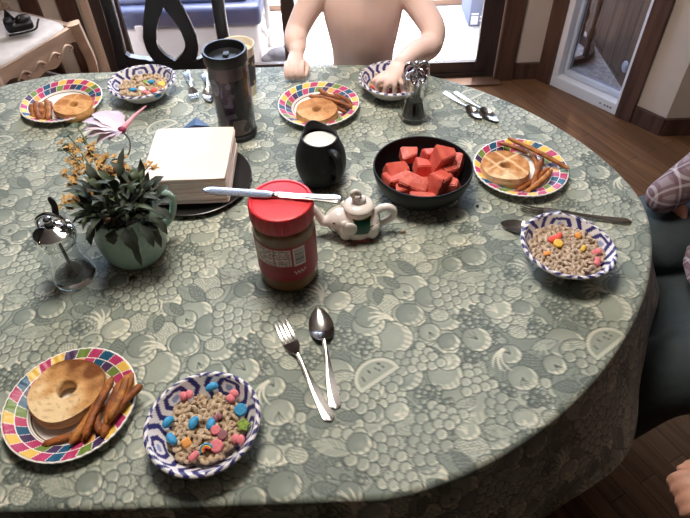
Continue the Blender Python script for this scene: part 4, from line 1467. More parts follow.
# ================================================================== BLACK BOWL OF WATERMELON
wx, wy = [(0.1679, 1.0044, 0.8200)][0][:2]
t = thing('serving_bowl', 'large matte black round bowl holding the watermelon chunks', 'bowl', (wx, wy, T + .0005), 0)
t.scale = (1.085, 1.085, 1.03)
wp = [(0, .002), (.050, .0), (.056, .002), (.074, .014), (.088, .034), (.0945, .056), (.0955, .066), (.0945, .0685), (.0925, .0685), (.0915, .064), (.088, .046), (.078, .026), (.062, .0115), (.045, .0085), (0, .008)]
q_ = smoothcurve(wp[1:7], 30)
q2 = smoothcurve(wp[8:14], 26)
build('bowl_body', lathe([(0, .002)] + [tuple(p) for p in q_] + [wp[7]] + [tuple(p) for p in q2] + [(0, .008)], 96), M_black, t)
M_wm = mat('watermelon flesh', (204, 80, 68), 0.42, col2=(222, 120, 102), vscale=55, vdetail=5, bump=0.35, bscale=140, sss=0.12, vpos=(.3, .75))
M_seed = mat('watermelon seed', (96, 40, 30), 0.4)


def chunk(p, size, rot, label, seed, seeds=0):
    pr = np.random.default_rng(seed)
    bm = bmesh.new()
    for x in (-1, 1):
        for y in (-1, 1):
            for z in (-1, 1):
                k = .62 if z > 0 and x > 0 else 1
                bm.verts.new((x * size[0] * .62 * pr.uniform(.72, 1.1), y * size[1] * .62 * k * pr.uniform(.7, 1.1), z * size[2] * .62 * pr.uniform(.75, 1.1)))
    bmesh.ops.convex_hull(bm, input=bm.verts)
    bmesh.ops.bevel(bm, geom=bm.edges[:], offset=.0018, segments=2, affect='EDGES')
    bmesh.ops.triangulate(bm, faces=bm.faces)
    bmesh.ops.subdivide_edges(bm, edges=[e_ for e_ in bm.edges if e_.calc_length() > .008], cuts=2, use_grid_fill=True)
    bm.verts.index_update()
    for v in bm.verts:
        n_ = float(vnoise(np.array(v.co.x), np.array(v.co.y + v.co.z * .7), 220, seed))
        v.co *= 1 + .016 * n_
    V = [tuple(v.co) for v in bm.verts]
    F = [tuple(v.index for v in f.verts) for f in bm.faces]
    bm.free()
    o = build('watermelon_chunk', (V, F), M_wm, None, True, loc=p, angle=32)
    o.rotation_euler = rot
    tag(o, label, 'fruit')
    P = np.array(V)
    for k in range(seeds):
        d = Vector((pr.uniform(-.5, .5), -1 + pr.uniform(-.2, .6), pr.uniform(.1, .9))).normalized()
        d = Matrix.Rotation(-rot[2], 3, 'Z') @ d
        i = int(np.argmax(P @ np.array(d) + 0 * P[:, 0] - .35 * np.linalg.norm(P - np.outer(P @ np.array(d), np.array(d)), axis=1)))
        build('seed', ellipsoid(tuple(P[i] * .97), (.0024, .0016, .0028)), M_seed, o)
    return o


WS = [(0.1126, 0.9986, 0.7900), (0.1140, 1.0196, 0.8000), (0.1479, 0.9738, 0.7900), (0.1451, 1.0600, 0.8050), (0.1865, 1.0609, 0.8000), (0.1768, 1.0295, 0.7950), (0.2113, 1.0198, 0.8220), (0.2387, 1.0335, 0.8000), (0.1949, 0.9726, 0.7970), (0.2206, 0.9753, 0.7910), (0.1267, 0.9677, 0.7880), (0.1610, 0.9398, 0.7860), (0.2180, 1.0073, 0.8000)]
WI = [((.046, .034, .026), (.1, .1, .3), 'watermelon chunk at the far left of the black bowl', 1), ((.040, .026, .024), (.5, .1, .5), 'watermelon chunk with two dark seeds above the leftmost piece in the black bowl', 2),
      ((.052, .036, .034), (.3, .2, -.4), 'broad watermelon wedge at the near middle of the black bowl', 2), ((.030, .026, .024), (.3, 0, .2), 'small watermelon chunk farthest back on the left in the black bowl', 0),
      ((.026, .022, .030), (.2, .2, .6), 'rounded small watermelon chunk behind the middle of the black bowl', 0), ((.036, .030, .026), (0, .2, .1), 'watermelon chunk in the centre of the black bowl', 0),
      ((.032, .032, .052), (.25, .15, .3), 'tall watermelon chunk standing up highest in the black bowl', 0), ((.036, .030, .036), (.1, -.3, .9), 'dark-edged watermelon chunk at the far right of the black bowl', 0),
      ((.040, .036, .046), (.2, .3, .8), 'large watermelon wedge with a seed, facing the camera right of the middle', 2), ((.036, .030, .026), (.2, -.2, -.5), 'watermelon chunk low at the right wall of the black bowl', 0),
      ((.030, .020, .020), (.2, 0, .2), 'flat watermelon piece at the near left wall of the black bowl', 0), ((.042, .022, .020), (.3, 0, .1), 'watermelon piece lowest at the near wall of the black bowl', 0),
      ((.036, .030, .034), (.3, .2, .4), 'watermelon chunk tucked under the tall one in the black bowl', 1)]
for k, (p, (sz, ro, lb_, sd)) in enumerate(zip(WS, WI)):
    chunk(p, sz, ro, lb_, 40 + k, sd)
for k, (dx, dy) in enumerate(((-.03, .01), (.0, .0), (.03, .012), (-.012, -.030), (.022, -.026), (.0, .034))):
    chunk((wx + dx, wy + dy, T + .0225), (.028, .026, .020), (0, 0, k * .8), 'watermelon chunk buried at the bottom of the black bowl', 80 + k, 0)['group'] = 'watermelon chunks buried in the bowl'

# ================================================================== ELEPHANT TEAPOT
ex, ey = [(0.0260, 0.8845, 0.7520)][0][:2]
t = thing('teapot', 'white ceramic elephant-shaped teapot with a green saddle cloth, beside the peanut butter jar', 'teapot', (ex, ey, T + .0003), 0.0)
M_cer = mat('white glazed ceramic', (232, 222, 214), 0.18, coat=0.4, col2=(226, 216, 208), vscale=10)
M_gold = mat('gold trim', (150, 104, 52), 0.3, metal=.6)
M_ink = mat('dark painted line', (40, 34, 32), 0.5)
body = [ellipsoid((.004, 0, .036), (.043, .034, .031)), mv(lathe([(0, .003), (.0285, .003), (.032, .006), (.034, .02), (.03, .04), (0, .042)], 32), .003, 0, 0), ellipsoid((-.034, -.004, .040), (.025, .024, .024)), ellipsoid((-.028, -.004, .022), (.018, .02, .02))]
for (a, b_) in ((-.022, -.018), (.028, -.016), (-.022, .016), (.028, .016)):
    body.append(limb([(a, b_, .030), (a, b_, .022), (a, b_, .0155)], [.017, .0155, .0150], 16))
body.append(limb([(-.045, -.004, .042), (-.058, -.004, .036), (-.066, -.003, .036), (-.072, -.002, .045), (-.078, -.001, .058), (-.084, 0, .068)], [.015, .012, .010, .0088, .0078, .0075], 16, samples=26))
body.append(limb([(.036, 0, .052), (.048, 0, .062), (.062, 0, .064), (.072, 0, .055), (.071, 0, .040), (.060, 0, .030), (.046, 0, .022)], [.008, .0078, .0075, .0072, .007, .0068, .007], 14, samples=34))
body.append(mv(lathe([(0, .055), (.027, .055), (.027, .069), (.0, .069)], 40), .004, 0, 0))
voxel('teapot_body', body, .0017, M_cer, t, 5)
voxel('ear', [ellipsoid((-.014, -.035, .040), (.014, .005, .017), M=Matrix.Rotation(.25, 4, 'Y')), ellipsoid((-.024, -.030, .050), (.008, .006, .008))], .0015, M_cer, t, 3)
voxel('ear', [ellipsoid((-.016, .034, .040), (.014, .005, .017)), ellipsoid((-.024, .029, .050), (.008, .006, .008))], .0015, M_cer, t, 3)
for k in (-1, 1):
    build('eye', ellipsoid((-.0445, -.004 + k * .0195, .0475), (.0042, .0018, .0016), 12, 8), M_ink, t)
build('mouth_line', tube(smoothcurve([(-.056, -.016, .0315), (-.047, -.0235, .026), (-.040, -.0255, .023)], 10), .0011, 6), M_ink, t)


def wrap(x0, x1, z0, z1, off, m, name, sgn=-1):
    rows = []
    for z in np.linspace(z0, z1, 12):
        row = []
        for x in np.linspace(x0, x1, 12):
            k = 1 - ((x - .004) / (.043 + off)) ** 2 - ((z - .036) / (.031 + off)) ** 2
            row.append((x, sgn * (.034 + off) * math.sqrt(max(.02, k)), z))
        rows.append(row)
    V = [p for r in rows for p in r]
    V2 = [(p[0], p[1] - sgn * .0016, p[2]) for p in V]
    n, F = 12, []
    for i in range(11):
        for j in range(11):
            a = i * n + j
            F.append((a, a + 1, a + n + 1, a + n))
            F.append((144 + a, 144 + a + n, 144 + a + n + 1, 144 + a + 1))
    for i in range(11):
        F += [(i, i + 1, 145 + i, 144 + i), (132 + i, 133 + i, 277 + i, 276 + i), (i * n, i * n + n, 144 + i * n + n, 144 + i * n), (i * n + 11, i * n + 23, 144 + i * n + 23, 144 + i * n + 11)]
    return build(name, (V + V2, F), m, t)


M_sad = mat('dark green glaze', (18, 62, 48), 0.3, col2=(24, 74, 58), vscale=60)
for sg in (-1, 1):
    wrap(-.007, .025, .013, .056, .0016, M_sad, 'saddle_cloth', sg)
    wrap(-.009, .027, .0555, .0585, .0014, M_gold, 'saddle_trim', sg)
    wrap(.0255, .040, .040, .0425, .0014, M_gold, 'belt_trim', sg)
build('base_band', span((-.006, -.0335, .0045), (.026, -.0300, .0085), .001), mat('red glaze band', (140, 44, 40), 0.35), t)
for (x, z) in ((.030, .0345), (.036, .035)):
    build('painted_dot', ellipsoid((x, -.0262 if x < .033 else -.0232, z), (.0016, .0012, .0016), 8, 6), M_ink, t)
ld = build('lid', mv(lathe([(0, .069), (.0285, .069), (.030, .0705), (.0295, .073), (.0255, .077), (.016, .0805), (0, .082)], 44), .004, 0, 0), M_cer, t)
build('lid_trim', mv(lathe([(.0292, .0695), (.0302, .0705), (.0300, .0713), (.0292, .0713), (.0292, .0695)], 44), .004, 0, 0), M_gold, ld)
voxel('lid_knob', [ellipsoid((.004, 0, .085), (.014, .011, .009)), ellipsoid((-.002, 0, .094), (.009, .008, .0085)), limb([(-.006, -.002, .095), (-.009, -.003, .104), (-.002, -.002, .109), (.005, -.002, .105), (.007, -.002, .099)], [.005, .0045, .004, .0036, .0036], 12, samples=22), ellipsoid((.012, 0, .087), (.007, .009, .006)), ellipsoid((.001, -.008, .095), (.006, .003, .006))], .0014, M_cer, ld, 3)
build('painted_eye', ellipsoid((-.0055, -.0070, .0975), (.0018, .0012, .0012), 8, 6), M_ink, ld)

# ================================================================== NAPKINS ON A ROUND DISH
nx_, ny_ = [(-0.3224, 1.0588, 0.8250)][0][:2]
nx_ += .0
t = thing('napkin_dish', 'dark grey round dish under the stack of napkins', 'dish', (nx_, ny_, T + .0005), 0)
build('dish_body', lathe([(0, .001), (.085, 0), (.098, .001), (.118, .009), (.1225, .012), (.1235, .0135), (.122, .0142), (.1165, .0108), (.098, .0042), (.085, .0034), (0, .0034)], 96), mat('dark grey metal', (74, 72, 72), 0.32, metal=.7), t)
NN = 27
M_nap = mat('soft white napkin paper', (245, 225, 215), 0.95, col2=(242, 221, 211), vscale=20, bump=0.1, bscale=300, sheen=.2)
hs = .0855
bm_rows = []
for y in np.linspace(-1, 1, 15):
    bm_rows.append([(hs * (x if abs(x) < .99 else math.copysign(1 - .018 * abs(y) ** 8, x)), hs * 1.07 * (y if abs(y) < .99 else math.copysign(1 - .018 * abs(x) ** 8, y)), .0011 + .0002 * math.sin(7 * x + 2) * math.sin(5 * y)) for x in np.linspace(-1, 1, 15)])
proto = build('napkin', sheet(bm_rows, .0022), M_nap, None, True, loc=(nx_, ny_, T + .0195))
tag(proto, 'white square paper napkin in the stack on the dark round dish', 'napkin', 'napkins in the stack on the dish')
for k in range(1, NN):
    c = proto.copy()
    COL.objects.link(c)
    z = T + .0195 + k * .00238
    c.location = (nx_ + rng.normal(0, .0012), ny_ + rng.normal(0, .0012), z)
    c.rotation_euler = (0, 0, rng.normal(0, .014))
    if k == NN - 1:
        c['label'] = 'topmost white square paper napkin of the stack on the dark round dish'
        del c['group']
# a base pad of folded napkins inside the dish rim
o = build('napkin', box(.126, .126, .0130, .002, 2), M_nap, None, True, loc=(nx_, ny_, T + .0113))
tag(o, 'lowest folded napkin lying in the dark round dish', 'napkin')

# blue folded paper behind the stack
qx, qy = [(-0.3573, 1.3029, 0.7520)][0][:2]
t = thing('folded_card', 'small blue folded card peeping out behind the napkin stack', 'card', (qx, qy - .012, T + .0004), 0.1)
M_bl = mat('blue card', (58, 86, 124), 0.6, col2=(66, 96, 136), vscale=20)
for sg, nm in ((-1, 'card_leaf'), (1, 'card_leaf')):
    build(nm, ([(0, .016, .0005), (0, -.02, .0005), (sg * .034, -.02, .0005), (0, .016, .008), (0, -.02, .009), (sg * .034, -.02, .002)], [(0, 1, 2), (3, 5, 4), (0, 3, 4, 1), (1, 4, 5, 2), (0, 2, 5, 3)]), M_bl, t, False)

# ================================================================== GLASS GRINDERS


def grinder(name, label, loc, rz, fill, ears_up, s=1.0):
    t = thing(name, label, 'grinder', loc, rz)
    t.scale = (1.08, 1.08, 1.06) if ears_up else (.93, .93, 1.16)
    out = [(.034, .0), (.0365, .003), (.0370, .010), (.0345, .022), (.0295, .038), (.0258, .056), (.0250, .070), (.0270, .082), (.0315, .090), (.0335, .096), (.0330, .104), (.0300, .108)]
    o_ = smoothcurve(out, 50)
    inner = [(r - .0035, z) for r, z in o_[::-1] if z > .012]
    prof = [(0, 0)] + [tuple(p) for p in o_] + inner + [(0, .011)]
    build('glass_body', lathe([(r * s, z * s) for r, z in prof], 56), M_glass, t)
    build('grinding_cone', lathe([(0, .0115 * s), (.015 * s, .0115 * s), (.0165 * s, .016 * s), (.0125 * s, .026 * s), (.007 * s, .033 * s), (0, .034 * s)], 28), mat('grinder dark plastic', (52, 46, 46), 0.45), t)
    build('rod', tube([(0, 0, .030 * s), (0, 0, .108 * s)], .0032 * s, 10), mat('dark steel', (110, 106, 106), 0.3, metal=1.0), t)
    if fill:
        build('peppercorns', lathe([(0, .0112 * s), (.030 * s, .0112 * s), (.0325 * s, .014 * s), (.0295 * s, .024 * s), (.0255 * s, .038 * s), (.0228 * s, .050 * s), (.015 * s, .053 * s), (0, .054 * s)], 40,
                                     lambda a, r, z: (r, z + .0007 * math.sin(a * 9 + r * 3000))), mat('ground pepper', (30, 28, 30), 0.8, col2=(62, 54, 50), vscale=400, bump=.8, bscale=500), t)
    cr_ = 1.0 if ears_up else .60
    lid = build('cap', lathe([(r * s * cr_, z * s) for r, z in ((0, .1075), (.0295, .1075), (.0318, .1085), (.0318, .1120), (.029, .1140), (.024, .1165), (.016, .1215), (.010, .1240), (.0088, .129), (.006, .132), (0, .133))], 48), M_chrome, t)
    build('knob', ellipsoid((0, 0, .136 * s), (.0075 * s, .0075 * s, .007 * s)), M_chrome, lid)
    for k in range(3):
        a = 2 * PI * k / 3 + .4
        build('clip', ellipsoid((.031 * s * cr_ * math.cos(a), .031 * s * cr_ * math.sin(a), .1095 * s), (.0035 * s, .0035 * s, .005 * s), 10, 8), M_chrome, lid)
    if ears_up:
        build('handle', tube(smoothcurve([(-.020 * s, -.006, .120 * s), (-.017 * s, -.004, .137 * s), (.002 * s, 0, .150 * s), (.022 * s, .004, .146 * s), (.026 * s, .006, .128 * s), (.016 * s, .004, .119 * s)], 34), .0034 * s, 10, 1.0), M_chrome, t)
        g_ = build('thumb_grip', tube(smoothcurve([(.018 * s, .004, .149 * s), (.017 * s, .010, .163 * s), (.010 * s, .014, .176 * s)], 10), [.006 * s] * 8 + [.005 * s, .003 * s], 12, .5), M_blackp, t)
    else:
        for sg in (-1, 1):
            build('handle', tube(smoothcurve([(sg * .006 * s, 0, .131 * s), (sg * .020 * s, -.002, .140 * s), (sg * .031 * s, -.004, .132 * s), (sg * .033 * s, -.006, .112 * s), (sg * .028 * s, -.010, .092 * s)], 24), .0042 * s, 10, .8), M_chrome, t)
            build('handle_loop', tube(smoothcurve([(sg * .004 * s, -.008, .128 * s), (sg * .013 * s, -.018 * s, .126 * s), (sg * .020 * s, -.026 * s, .114 * s), (sg * .012 * s, -.031 * s, .104 * s), (sg * .003 * s, -.028 * s, .110 * s)], 22), .0032 * s, 8), M_chrome, t)
    return t


g1 = [(-0.5141, 0.7891, 0.7520)][0]
grinder('salt_grinder', 'nearly empty glass grinder with chrome cap and raised handle, left of the flower pot', (g1[0], g1[1], T + .0004), -.3, False, True, 1.0)
g2 = [(0.1791, 1.2801, 0.7520)][0]
grinder('pepper_grinder', "glass grinder full of dark pepper with chrome handles, in front of the child's bowl", (g2[0], g2[1], T + .0004), .1, True, False, .93)

# ================================================================== TUMBLER AND CUP
tx, ty = [(-0.2470, 1.2449, 0.7520)][0][:2]
t = thing('tumbler', 'tall clear travel tumbler with a black lid and a dark picture liner, behind the napkins', 'tumbler', (tx, ty, T + .0004), 0)
t.scale = (1.14, 1.14, 1.06)
build('outer_wall', lathe([(.0355, .013), (.0385, .018), (.0405, .19), (.0395, .19), (.0375, .018), (.0355, .013)], 64), M_clear, t)
build('base_cap', lathe([(0, 0), (.037, 0), (.0392, .002), (.0395, .012), (.037, .0145), (0, .0145)], 56), M_blackp, t)
NT_, NZ_ = 240, 120
Vt, Ft, ct_ = [], [], []
LT = {k: lin(v) for k, v in dict(tan=(140, 124, 118), dk=(50, 42, 46), pur=(66, 58, 88), lt=(196, 190, 200), bg=(92, 80, 78), sk=(160, 140, 128), bl=(60, 54, 66)).items()}
for i in range(NZ_ + 1):
    v = i / NZ_
    for k in range(NT_):
        a = 2 * PI * k / NT_
        r = .0352 + .0028 * v
        Vt.append((r * math.cos(a), r * math.sin(a), .016 + .166 * v))
        u = ((a + PI / 2 + PI) % (2 * PI)) - PI
        n_ = float(vnoise(np.array(u * .04), np.array(v * .15), 160, 4))
        c = LT['dk'] if u > .25 + .1 * n_ else LT['bg']
        if v > .80 + .05 * n_ and u < 1.0:
            c = LT['tan']
        w = .30 + .10 * math.sin(v * 14) + .06 * n_
        if abs(u + .12 - .12 * (1 - v)) < w * (.95 if v > .35 else 1.2) and .22 < v < .80:
            c = LT['pur'] if n_ < .25 else LT['lt'] * .6
        if abs(u + .05) < .13 and .44 < v < .60 and n_ > -.2:
            c = LT['lt'] * .75
        if v < .24 and abs(u - .15 + .3 * n_) < .5:
            c = LT['sk']
        if ((u + .82) / .34) ** 2 + ((v - .70) / .115) ** 2 < 1:
            c = LT['lt']
            if abs(u + .82) < .22 and (abs(v - .735) < .012 or abs(v - .695) < .009 or abs(v - .665) < .009) and math.sin(u * 90) > -.5:
                c = LT['pur']
        ct_.append(c)
for i in range(NZ_):
    for k in range(NT_):
        l = (k + 1) % NT_
        Ft.append((i * NT_ + k, i * NT_ + l, (i + 1) * NT_ + l, (i + 1) * NT_ + k))
build('picture_liner', (Vt, Ft), M_print, t, True, np.array(ct_))['label'] = 'dark printed picture liner with a white oval badge'
ld = build('lid', lathe([(.0385, .178), (.0425, .181), (.0430, .200), (.0415, .2045), (.0385, .2045), (.0365, .199), (.0355, .188), (0, .188)], 64), M_blackp, t)
build('sip_slider', merge(mv(box(.012, .020, .004, .0015, 2), 0, .008, .190), mv(lathe([(0, 0), (.003, 0), (.0025, .006), (0, .007)], 14), .002, -.004, .1885)), mat('dark grey plastic', (60, 60, 64), .3), ld)

cx_, cy_ = [(-0.2501, 1.4419, 0.7520)][0][:2]
t = thing('cup', 'cream plastic cup with a printed dark band, mostly hidden behind the black-lidded tumbler', 'cup', (cx_ - .002, cy_ - .01, T + .0004), 0)
t.scale = (1.12, 1.12, 1.08)
M_cream = mat('cream plastic', (232, 222, 204), 0.4)
build('cup_body', lathe([(0, 0), (.030, 0), (.031, .002), (.0375, .118), (.0395, .120), (.0400, .1235), (.0385, .125), (.0365, .123), (.0300, .004), (0, .004)], 56), M_cream, t)
build('printed_band', lathe([(.0326, .028), (.0369, .100), (.0371, .1005), (.0328, .0275), (.0326, .028)], 56), mat('dark printed band', (58, 56, 66), .5, col2=(196, 176, 120), vscale=55, vpos=(.55, .6)), t)
build('drink', lathe([(0, .105), (.0355, .105), (.035, .103), (0, .103)], 40), mat('milky drink', (222, 206, 180), .3), t)

# ================================================================== FLOWER POT
fx, fy = [(-0.4051, 0.8426, 0.7520)][0][:2]
t = thing('flower_pot', 'mint green ceramic jug pot of wilting yellow flowers and dark leaves', 'pot', (fx, fy, T + .0004), 0)
t.scale = (1.09, 1.09, 1.06)
M_mint = mat('speckled mint glaze', (140, 168, 154), 0.3, col2=(154, 182, 168), vscale=120, bump=.3, bscale=260, coat=.3)
pp = [(.036, 0), (.043, .003), (.0525, .018), (.0585, .040), (.0595, .062), (.0570, .085), (.0535, .105), (.0535, .113)]
q_ = smoothcurve(pp, 44)
inn = [(r - .004, z) for r, z in q_[::-1] if z > .08]
build('pot_body', lathe([(0, .001)] + [tuple(p) for p in q_] + [(.0518, .1145)] + inn + [(0, .085)], 72), M_mint, t)
hp = smoothcurve([(.050, 0, .100), (.064, 0, .112), (.078, 0, .108), (.086, 0, .090), (.080, 0, .066), (.068, 0, .048), (.055, 0, .040)], 34)
build('handle', mv(tube(hp, list(np.linspace(.0085, .0070, 34)), 14, .8), rz=.55), M_mint, t)
build('soil', lathe([(0, .094), (.049, .092), (.049, .088), (0, .088)], 36, lambda a, r, z: (r, z + .002 * math.sin(a * 7))), mat('dark soil', (38, 32, 28), .95, bump=.8, bscale=200), t)


def leafvf(base, tip, w, curl=.25, fold=.3, n=7):
    B, E = Vector(base), Vector(tip)
    d = E - B
    L = d.length
    d.normalize()
    side = d.cross(Vector((0, 0, 1)))
    if side.length < .05:
        side = Vector((1, 0, 0))
    side.normalize()
    up = side.cross(d).normalized()
    rows = []
    for q in np.linspace(0, 1, n):
        c = B + d * (L * q) + up * (curl * L * math.sin(PI * q) * .5)
        hw = w * math.sin(PI * min(1, q ** .8 * .97 + .03)) ** .8
        jag = 1 + .12 * math.sin(q * 22)
        rows.append([tuple(c + side * (u * hw * jag) + up * (fold * hw * abs(u))) for u in (-1, -.5, 0, .5, 1)])
    return sheet(rows, .0005)


prr = np.random.default_rng(21)
lv_dark, lv_mid, stems = [], [], []
ctr = Vector((0, 0, .100))
for k in range(170):
    a = prr.uniform(0, 2 * PI)
    el = prr.uniform(-.35, 1.2)
    r0 = prr.uniform(.020, .042)
    r1 = r0 + prr.uniform(.020, .034)
    up_ = max(0, math.sin(el))
    dirv = Vector((math.cos(a) * math.cos(el), math.sin(a) * math.cos(el), 0))
    dj = prr.normal(0, .75)
    rj = .050 * math.sqrt(prr.uniform())
    b0 = Vector((math.cos(a) * rj, math.sin(a) * rj, .112 + up_ * r0 * 1.0 + prr.uniform(-.004, .012)))
    dl = (r1 - r0) * prr.uniform(.8, 1.5)
    tp = b0 + Vector((math.cos(a + dj) * dl * math.cos(el), math.sin(a + dj) * dl * math.cos(el), dl * math.sin(el) * 1.1))
    if el < .1 and tp.z < .118:
        tp.z = max(tp.z, .116 - .5 * max(0, math.hypot(tp.x, tp.y) - .06))
    (lv_dark if k % 3 else lv_mid).append(leafvf(b0, tp, prr.uniform(.0045, .0085), prr.uniform(-.5, .8)))
# drooping leaves over the right front of the rim
for (x, y, z, dx, dy, dz, w) in ((.040, -.045, .117, .018, -.016, -.040, .008), (.030, -.052, .116, .002, -.020, -.045, .008), (.052, -.030, .117, .026, -.008, -.034, .009), (.020, -.054, .116, .006, -.018, -.030, .009),
                                 (.055, -.015, .120, .030, -.002, -.020, .010), (.050, -.034, .118, .016, -.018, -.052, .007), (.060, .0, .124, .026, .006, -.006, .010), (.028, -.054, .110, .004, -.018, -.066, .006),
                                 (-.030, -.050, .117, -.010, -.016, -.026, .009), (.0, -.058, .116, .0, -.014, -.018, .010), (.062, .012, .130, .022, .010, .010, .009), (.05, .03, .130, .02, .016, .012, .010)):
    lv_dark.append(leafvf((x, y, z), (x + dx, y + dy, z + dz), w, .3))
BLO = [(-0.5105, 0.9490, 0.9050), (-0.4824, 0.9728, 0.9050), (-0.4610, 0.9435, 0.9000), (-0.4806, 0.9170, 0.9000), (-0.4647, 0.8873, 0.8900), (-0.4987, 0.8884, 0.9000), (-0.4986, 0.8384, 0.8900), (-0.4793, 0.8595, 0.8900), (-0.4342, 0.9209, 0.8950), (-0.4193, 0.9385, 0.8950), (-0.4051, 0.9197, 0.8900), (-0.4465, 0.9096, 0.8950), (-0.3763, 0.9654, 0.8750), (-0.4647, 0.8534, 0.8850), (-0.5276, 0.9818, 0.9050), (-0.4506, 0.8696, 0.8850)]
TIP = [(-0.5376, 1.0148, 0.9150), (-0.5254, 1.0415, 0.9150), (-0.5356, 0.9754, 0.9100), (-0.5036, 0.9998, 0.9100)]
blo = []
for k, p in enumerate(BLO):
    P = Vector(p) - Vector((fx, fy, T))
    P = Vector((P.x / 1.09, P.y / 1.09, P.z / 1.06))
    n_f = 5 if k != 12 else 2
    for j in range(n_f * 2):
        c = P + Vector(prr.normal(0, .0075, 3))
        for q in range(6):
            a = q * PI / 3 + prr.uniform(-.3, .3)
            dv = Vector((math.cos(a), math.sin(a), prr.uniform(-.2, .9))).normalized() * prr.uniform(.006, .011)
            blo.append(leafvf(c, c + dv, .0021, .3, .2, 4))
        blo.append(ellipsoid(tuple(c), (.0018, .0018, .0018), 6, 4))
    base = Vector((P.x * .35 + prr.normal(0, .006), P.y * .35, .095))
    mid = (base + P) / 2 + Vector((0, 0, .012))
    stems.append(tube(smoothcurve([tuple(base), tuple(mid), tuple(P)], 10), .0013, 6))
for p in TIP:
    P = Vector(p) - Vector((fx, fy, T))
    P = Vector((P.x / 1.09, P.y / 1.09, P.z / 1.06))
    for q in range(4):
        a = prr.uniform(0, 6.3)
        lv_mid.append(leafvf(P, P + Vector((math.cos(a) * .014, math.sin(a) * .014, .006)), .006))
    stems.append(tube(smoothcurve([(P.x * .3, P.y * .3, .095), (P.x * .75, P.y * .75, P.z * .8 + .03), tuple(P)], 12), .0015, 6))
M_lf1 = mat('dark dull leaf', (38, 46, 38), 0.7, col2=(58, 64, 50), vscale=30)
M_lf2 = mat('green leaf', (58, 72, 50), 0.6, col2=(78, 90, 62), vscale=30)
build('leaves', merge(*lv_dark), M_lf1, t, True)['label'] = 'dark drooping leaves'
build('leaves', merge(*lv_mid), M_lf2, t, True)['label'] = 'fresher green leaves'
build('stems', merge(*stems), mat('flower stem', (92, 96, 60), .6), t)
build('blossoms', merge(*blo), mat('dried yellow petal', (196, 156, 92), .7, col2=(164, 122, 66), vscale=60), t)['label'] = 'dried golden yellow blossom clusters'
voxel('fallen_petal', [ellipsoid((-.012, -.038, .122), (.011, .008, .009)), ellipsoid((-.004, -.040, .118), (.008, .007, .007))], .0016, mat('withered pink petal', (170, 132, 110), .7), t, 2)

# pink drooping bloom
bp_ = [(-0.4281, 1.0143, 0.9250), (-0.5155, 1.0471, 0.9250), (-0.4997, 1.0059, 0.9150), (-0.4780, 0.9918, 0.9100), (-0.4992, 1.0670, 0.9300), (-0.4683, 1.0724, 0.9300), (-0.4543, 0.9966, 0.9150), (-0.3922, 1.0820, 0.9350), (-0.5038, 1.0187, 0.9250)]
C0 = Vector(bp_[0])
fl_ = thing('pink_bloom', 'pale lavender bloom with a long pink bud, above the back of the flower pot', 'flower', tuple(C0), 0)
M_pet = mat('pale lavender petal', (226, 206, 214), .5, col2=(206, 190, 216), vscale=30, sss=.1)
for k in (1, 2, 3, 4, 5, 6, 8):
    E_ = Vector(bp_[k]) - C0
    build('petal', leafvf((0, 0, 0), tuple(E_), .018, .25, .2, 10), M_pet, fl_)
build('bud', tube(smoothcurve([(0, 0, 0), tuple((Vector(bp_[7]) - C0) * .5 + Vector((0, 0, .003))), tuple(Vector(bp_[7]) - C0)], 14), list(np.linspace(.0058, .0012, 14)), 12), mat('pink bud', (222, 130, 152), .5, col2=(234, 170, 180), vscale=40), fl_)
build('calyx', ellipsoid((0, 0, 0), (.0085, .0075, .0075)), mat('magenta calyx', (134, 40, 74), .5), fl_)
sp_ = Vector([(-0.4653, 1.0062, 0.8600)][0]) - C0
build('stem', tube(smoothcurve([(0, 0, -.004), (.012, -.01, -.02), (.006, -.03, -.04), tuple(sp_)], 16), .0014, 8), mat('thin dark stem', (70, 66, 60), .6), fl_)

# ================================================================== CRUMBS
cr = [(0.1182, 0.8772, 0.7520), (0.2792, 0.9479, 0.7520), (-0.4014, 0.7713, 0.7520), (-0.4443, 0.8335, 0.7520)]
o = voxel('crumb', [ellipsoid((0, 0, .0022), (.0058, .0030, .0022)), ellipsoid((.003, .001, .0024), (.003, .0026, .0022))], .0008, mat('brown crumb', (124, 88, 62), .8), None, 1, loc=(cr[0][0], cr[0][1], T + .0002))
tag(o, 'brown crumb on the cloth right of the elephant teapot', 'crumb')
o = voxel('crumb', [ellipsoid((0, 0, .0020), (.0030, .0042, .0020)), ellipsoid((.002, .003, .002), (.002, .002, .0018))], .0007, mat('burnt crumb', (26, 24, 24), .7), None, 1, loc=(cr[1][0], cr[1][1], T + .0002))
tag(o, 'small black burnt crumb on the cloth right of the black bowl', 'crumb')
o = build('dead_leaf', leafvf((-.008, 0, .001), (.009, .005, .003), .005, .4), M_lf1, None, loc=(cr[2][0], cr[2][1], T + .0008))
tag(o, 'small dark fallen leaf on the cloth below the flower pot', 'leaf')


# ================================================================== PEOPLE
def chain(pts, r0, r1, n=12, samples=None):
    return limb(pts, list(np.linspace(r0, r1, len(pts))), n, samples=samples or 5 * len(pts))


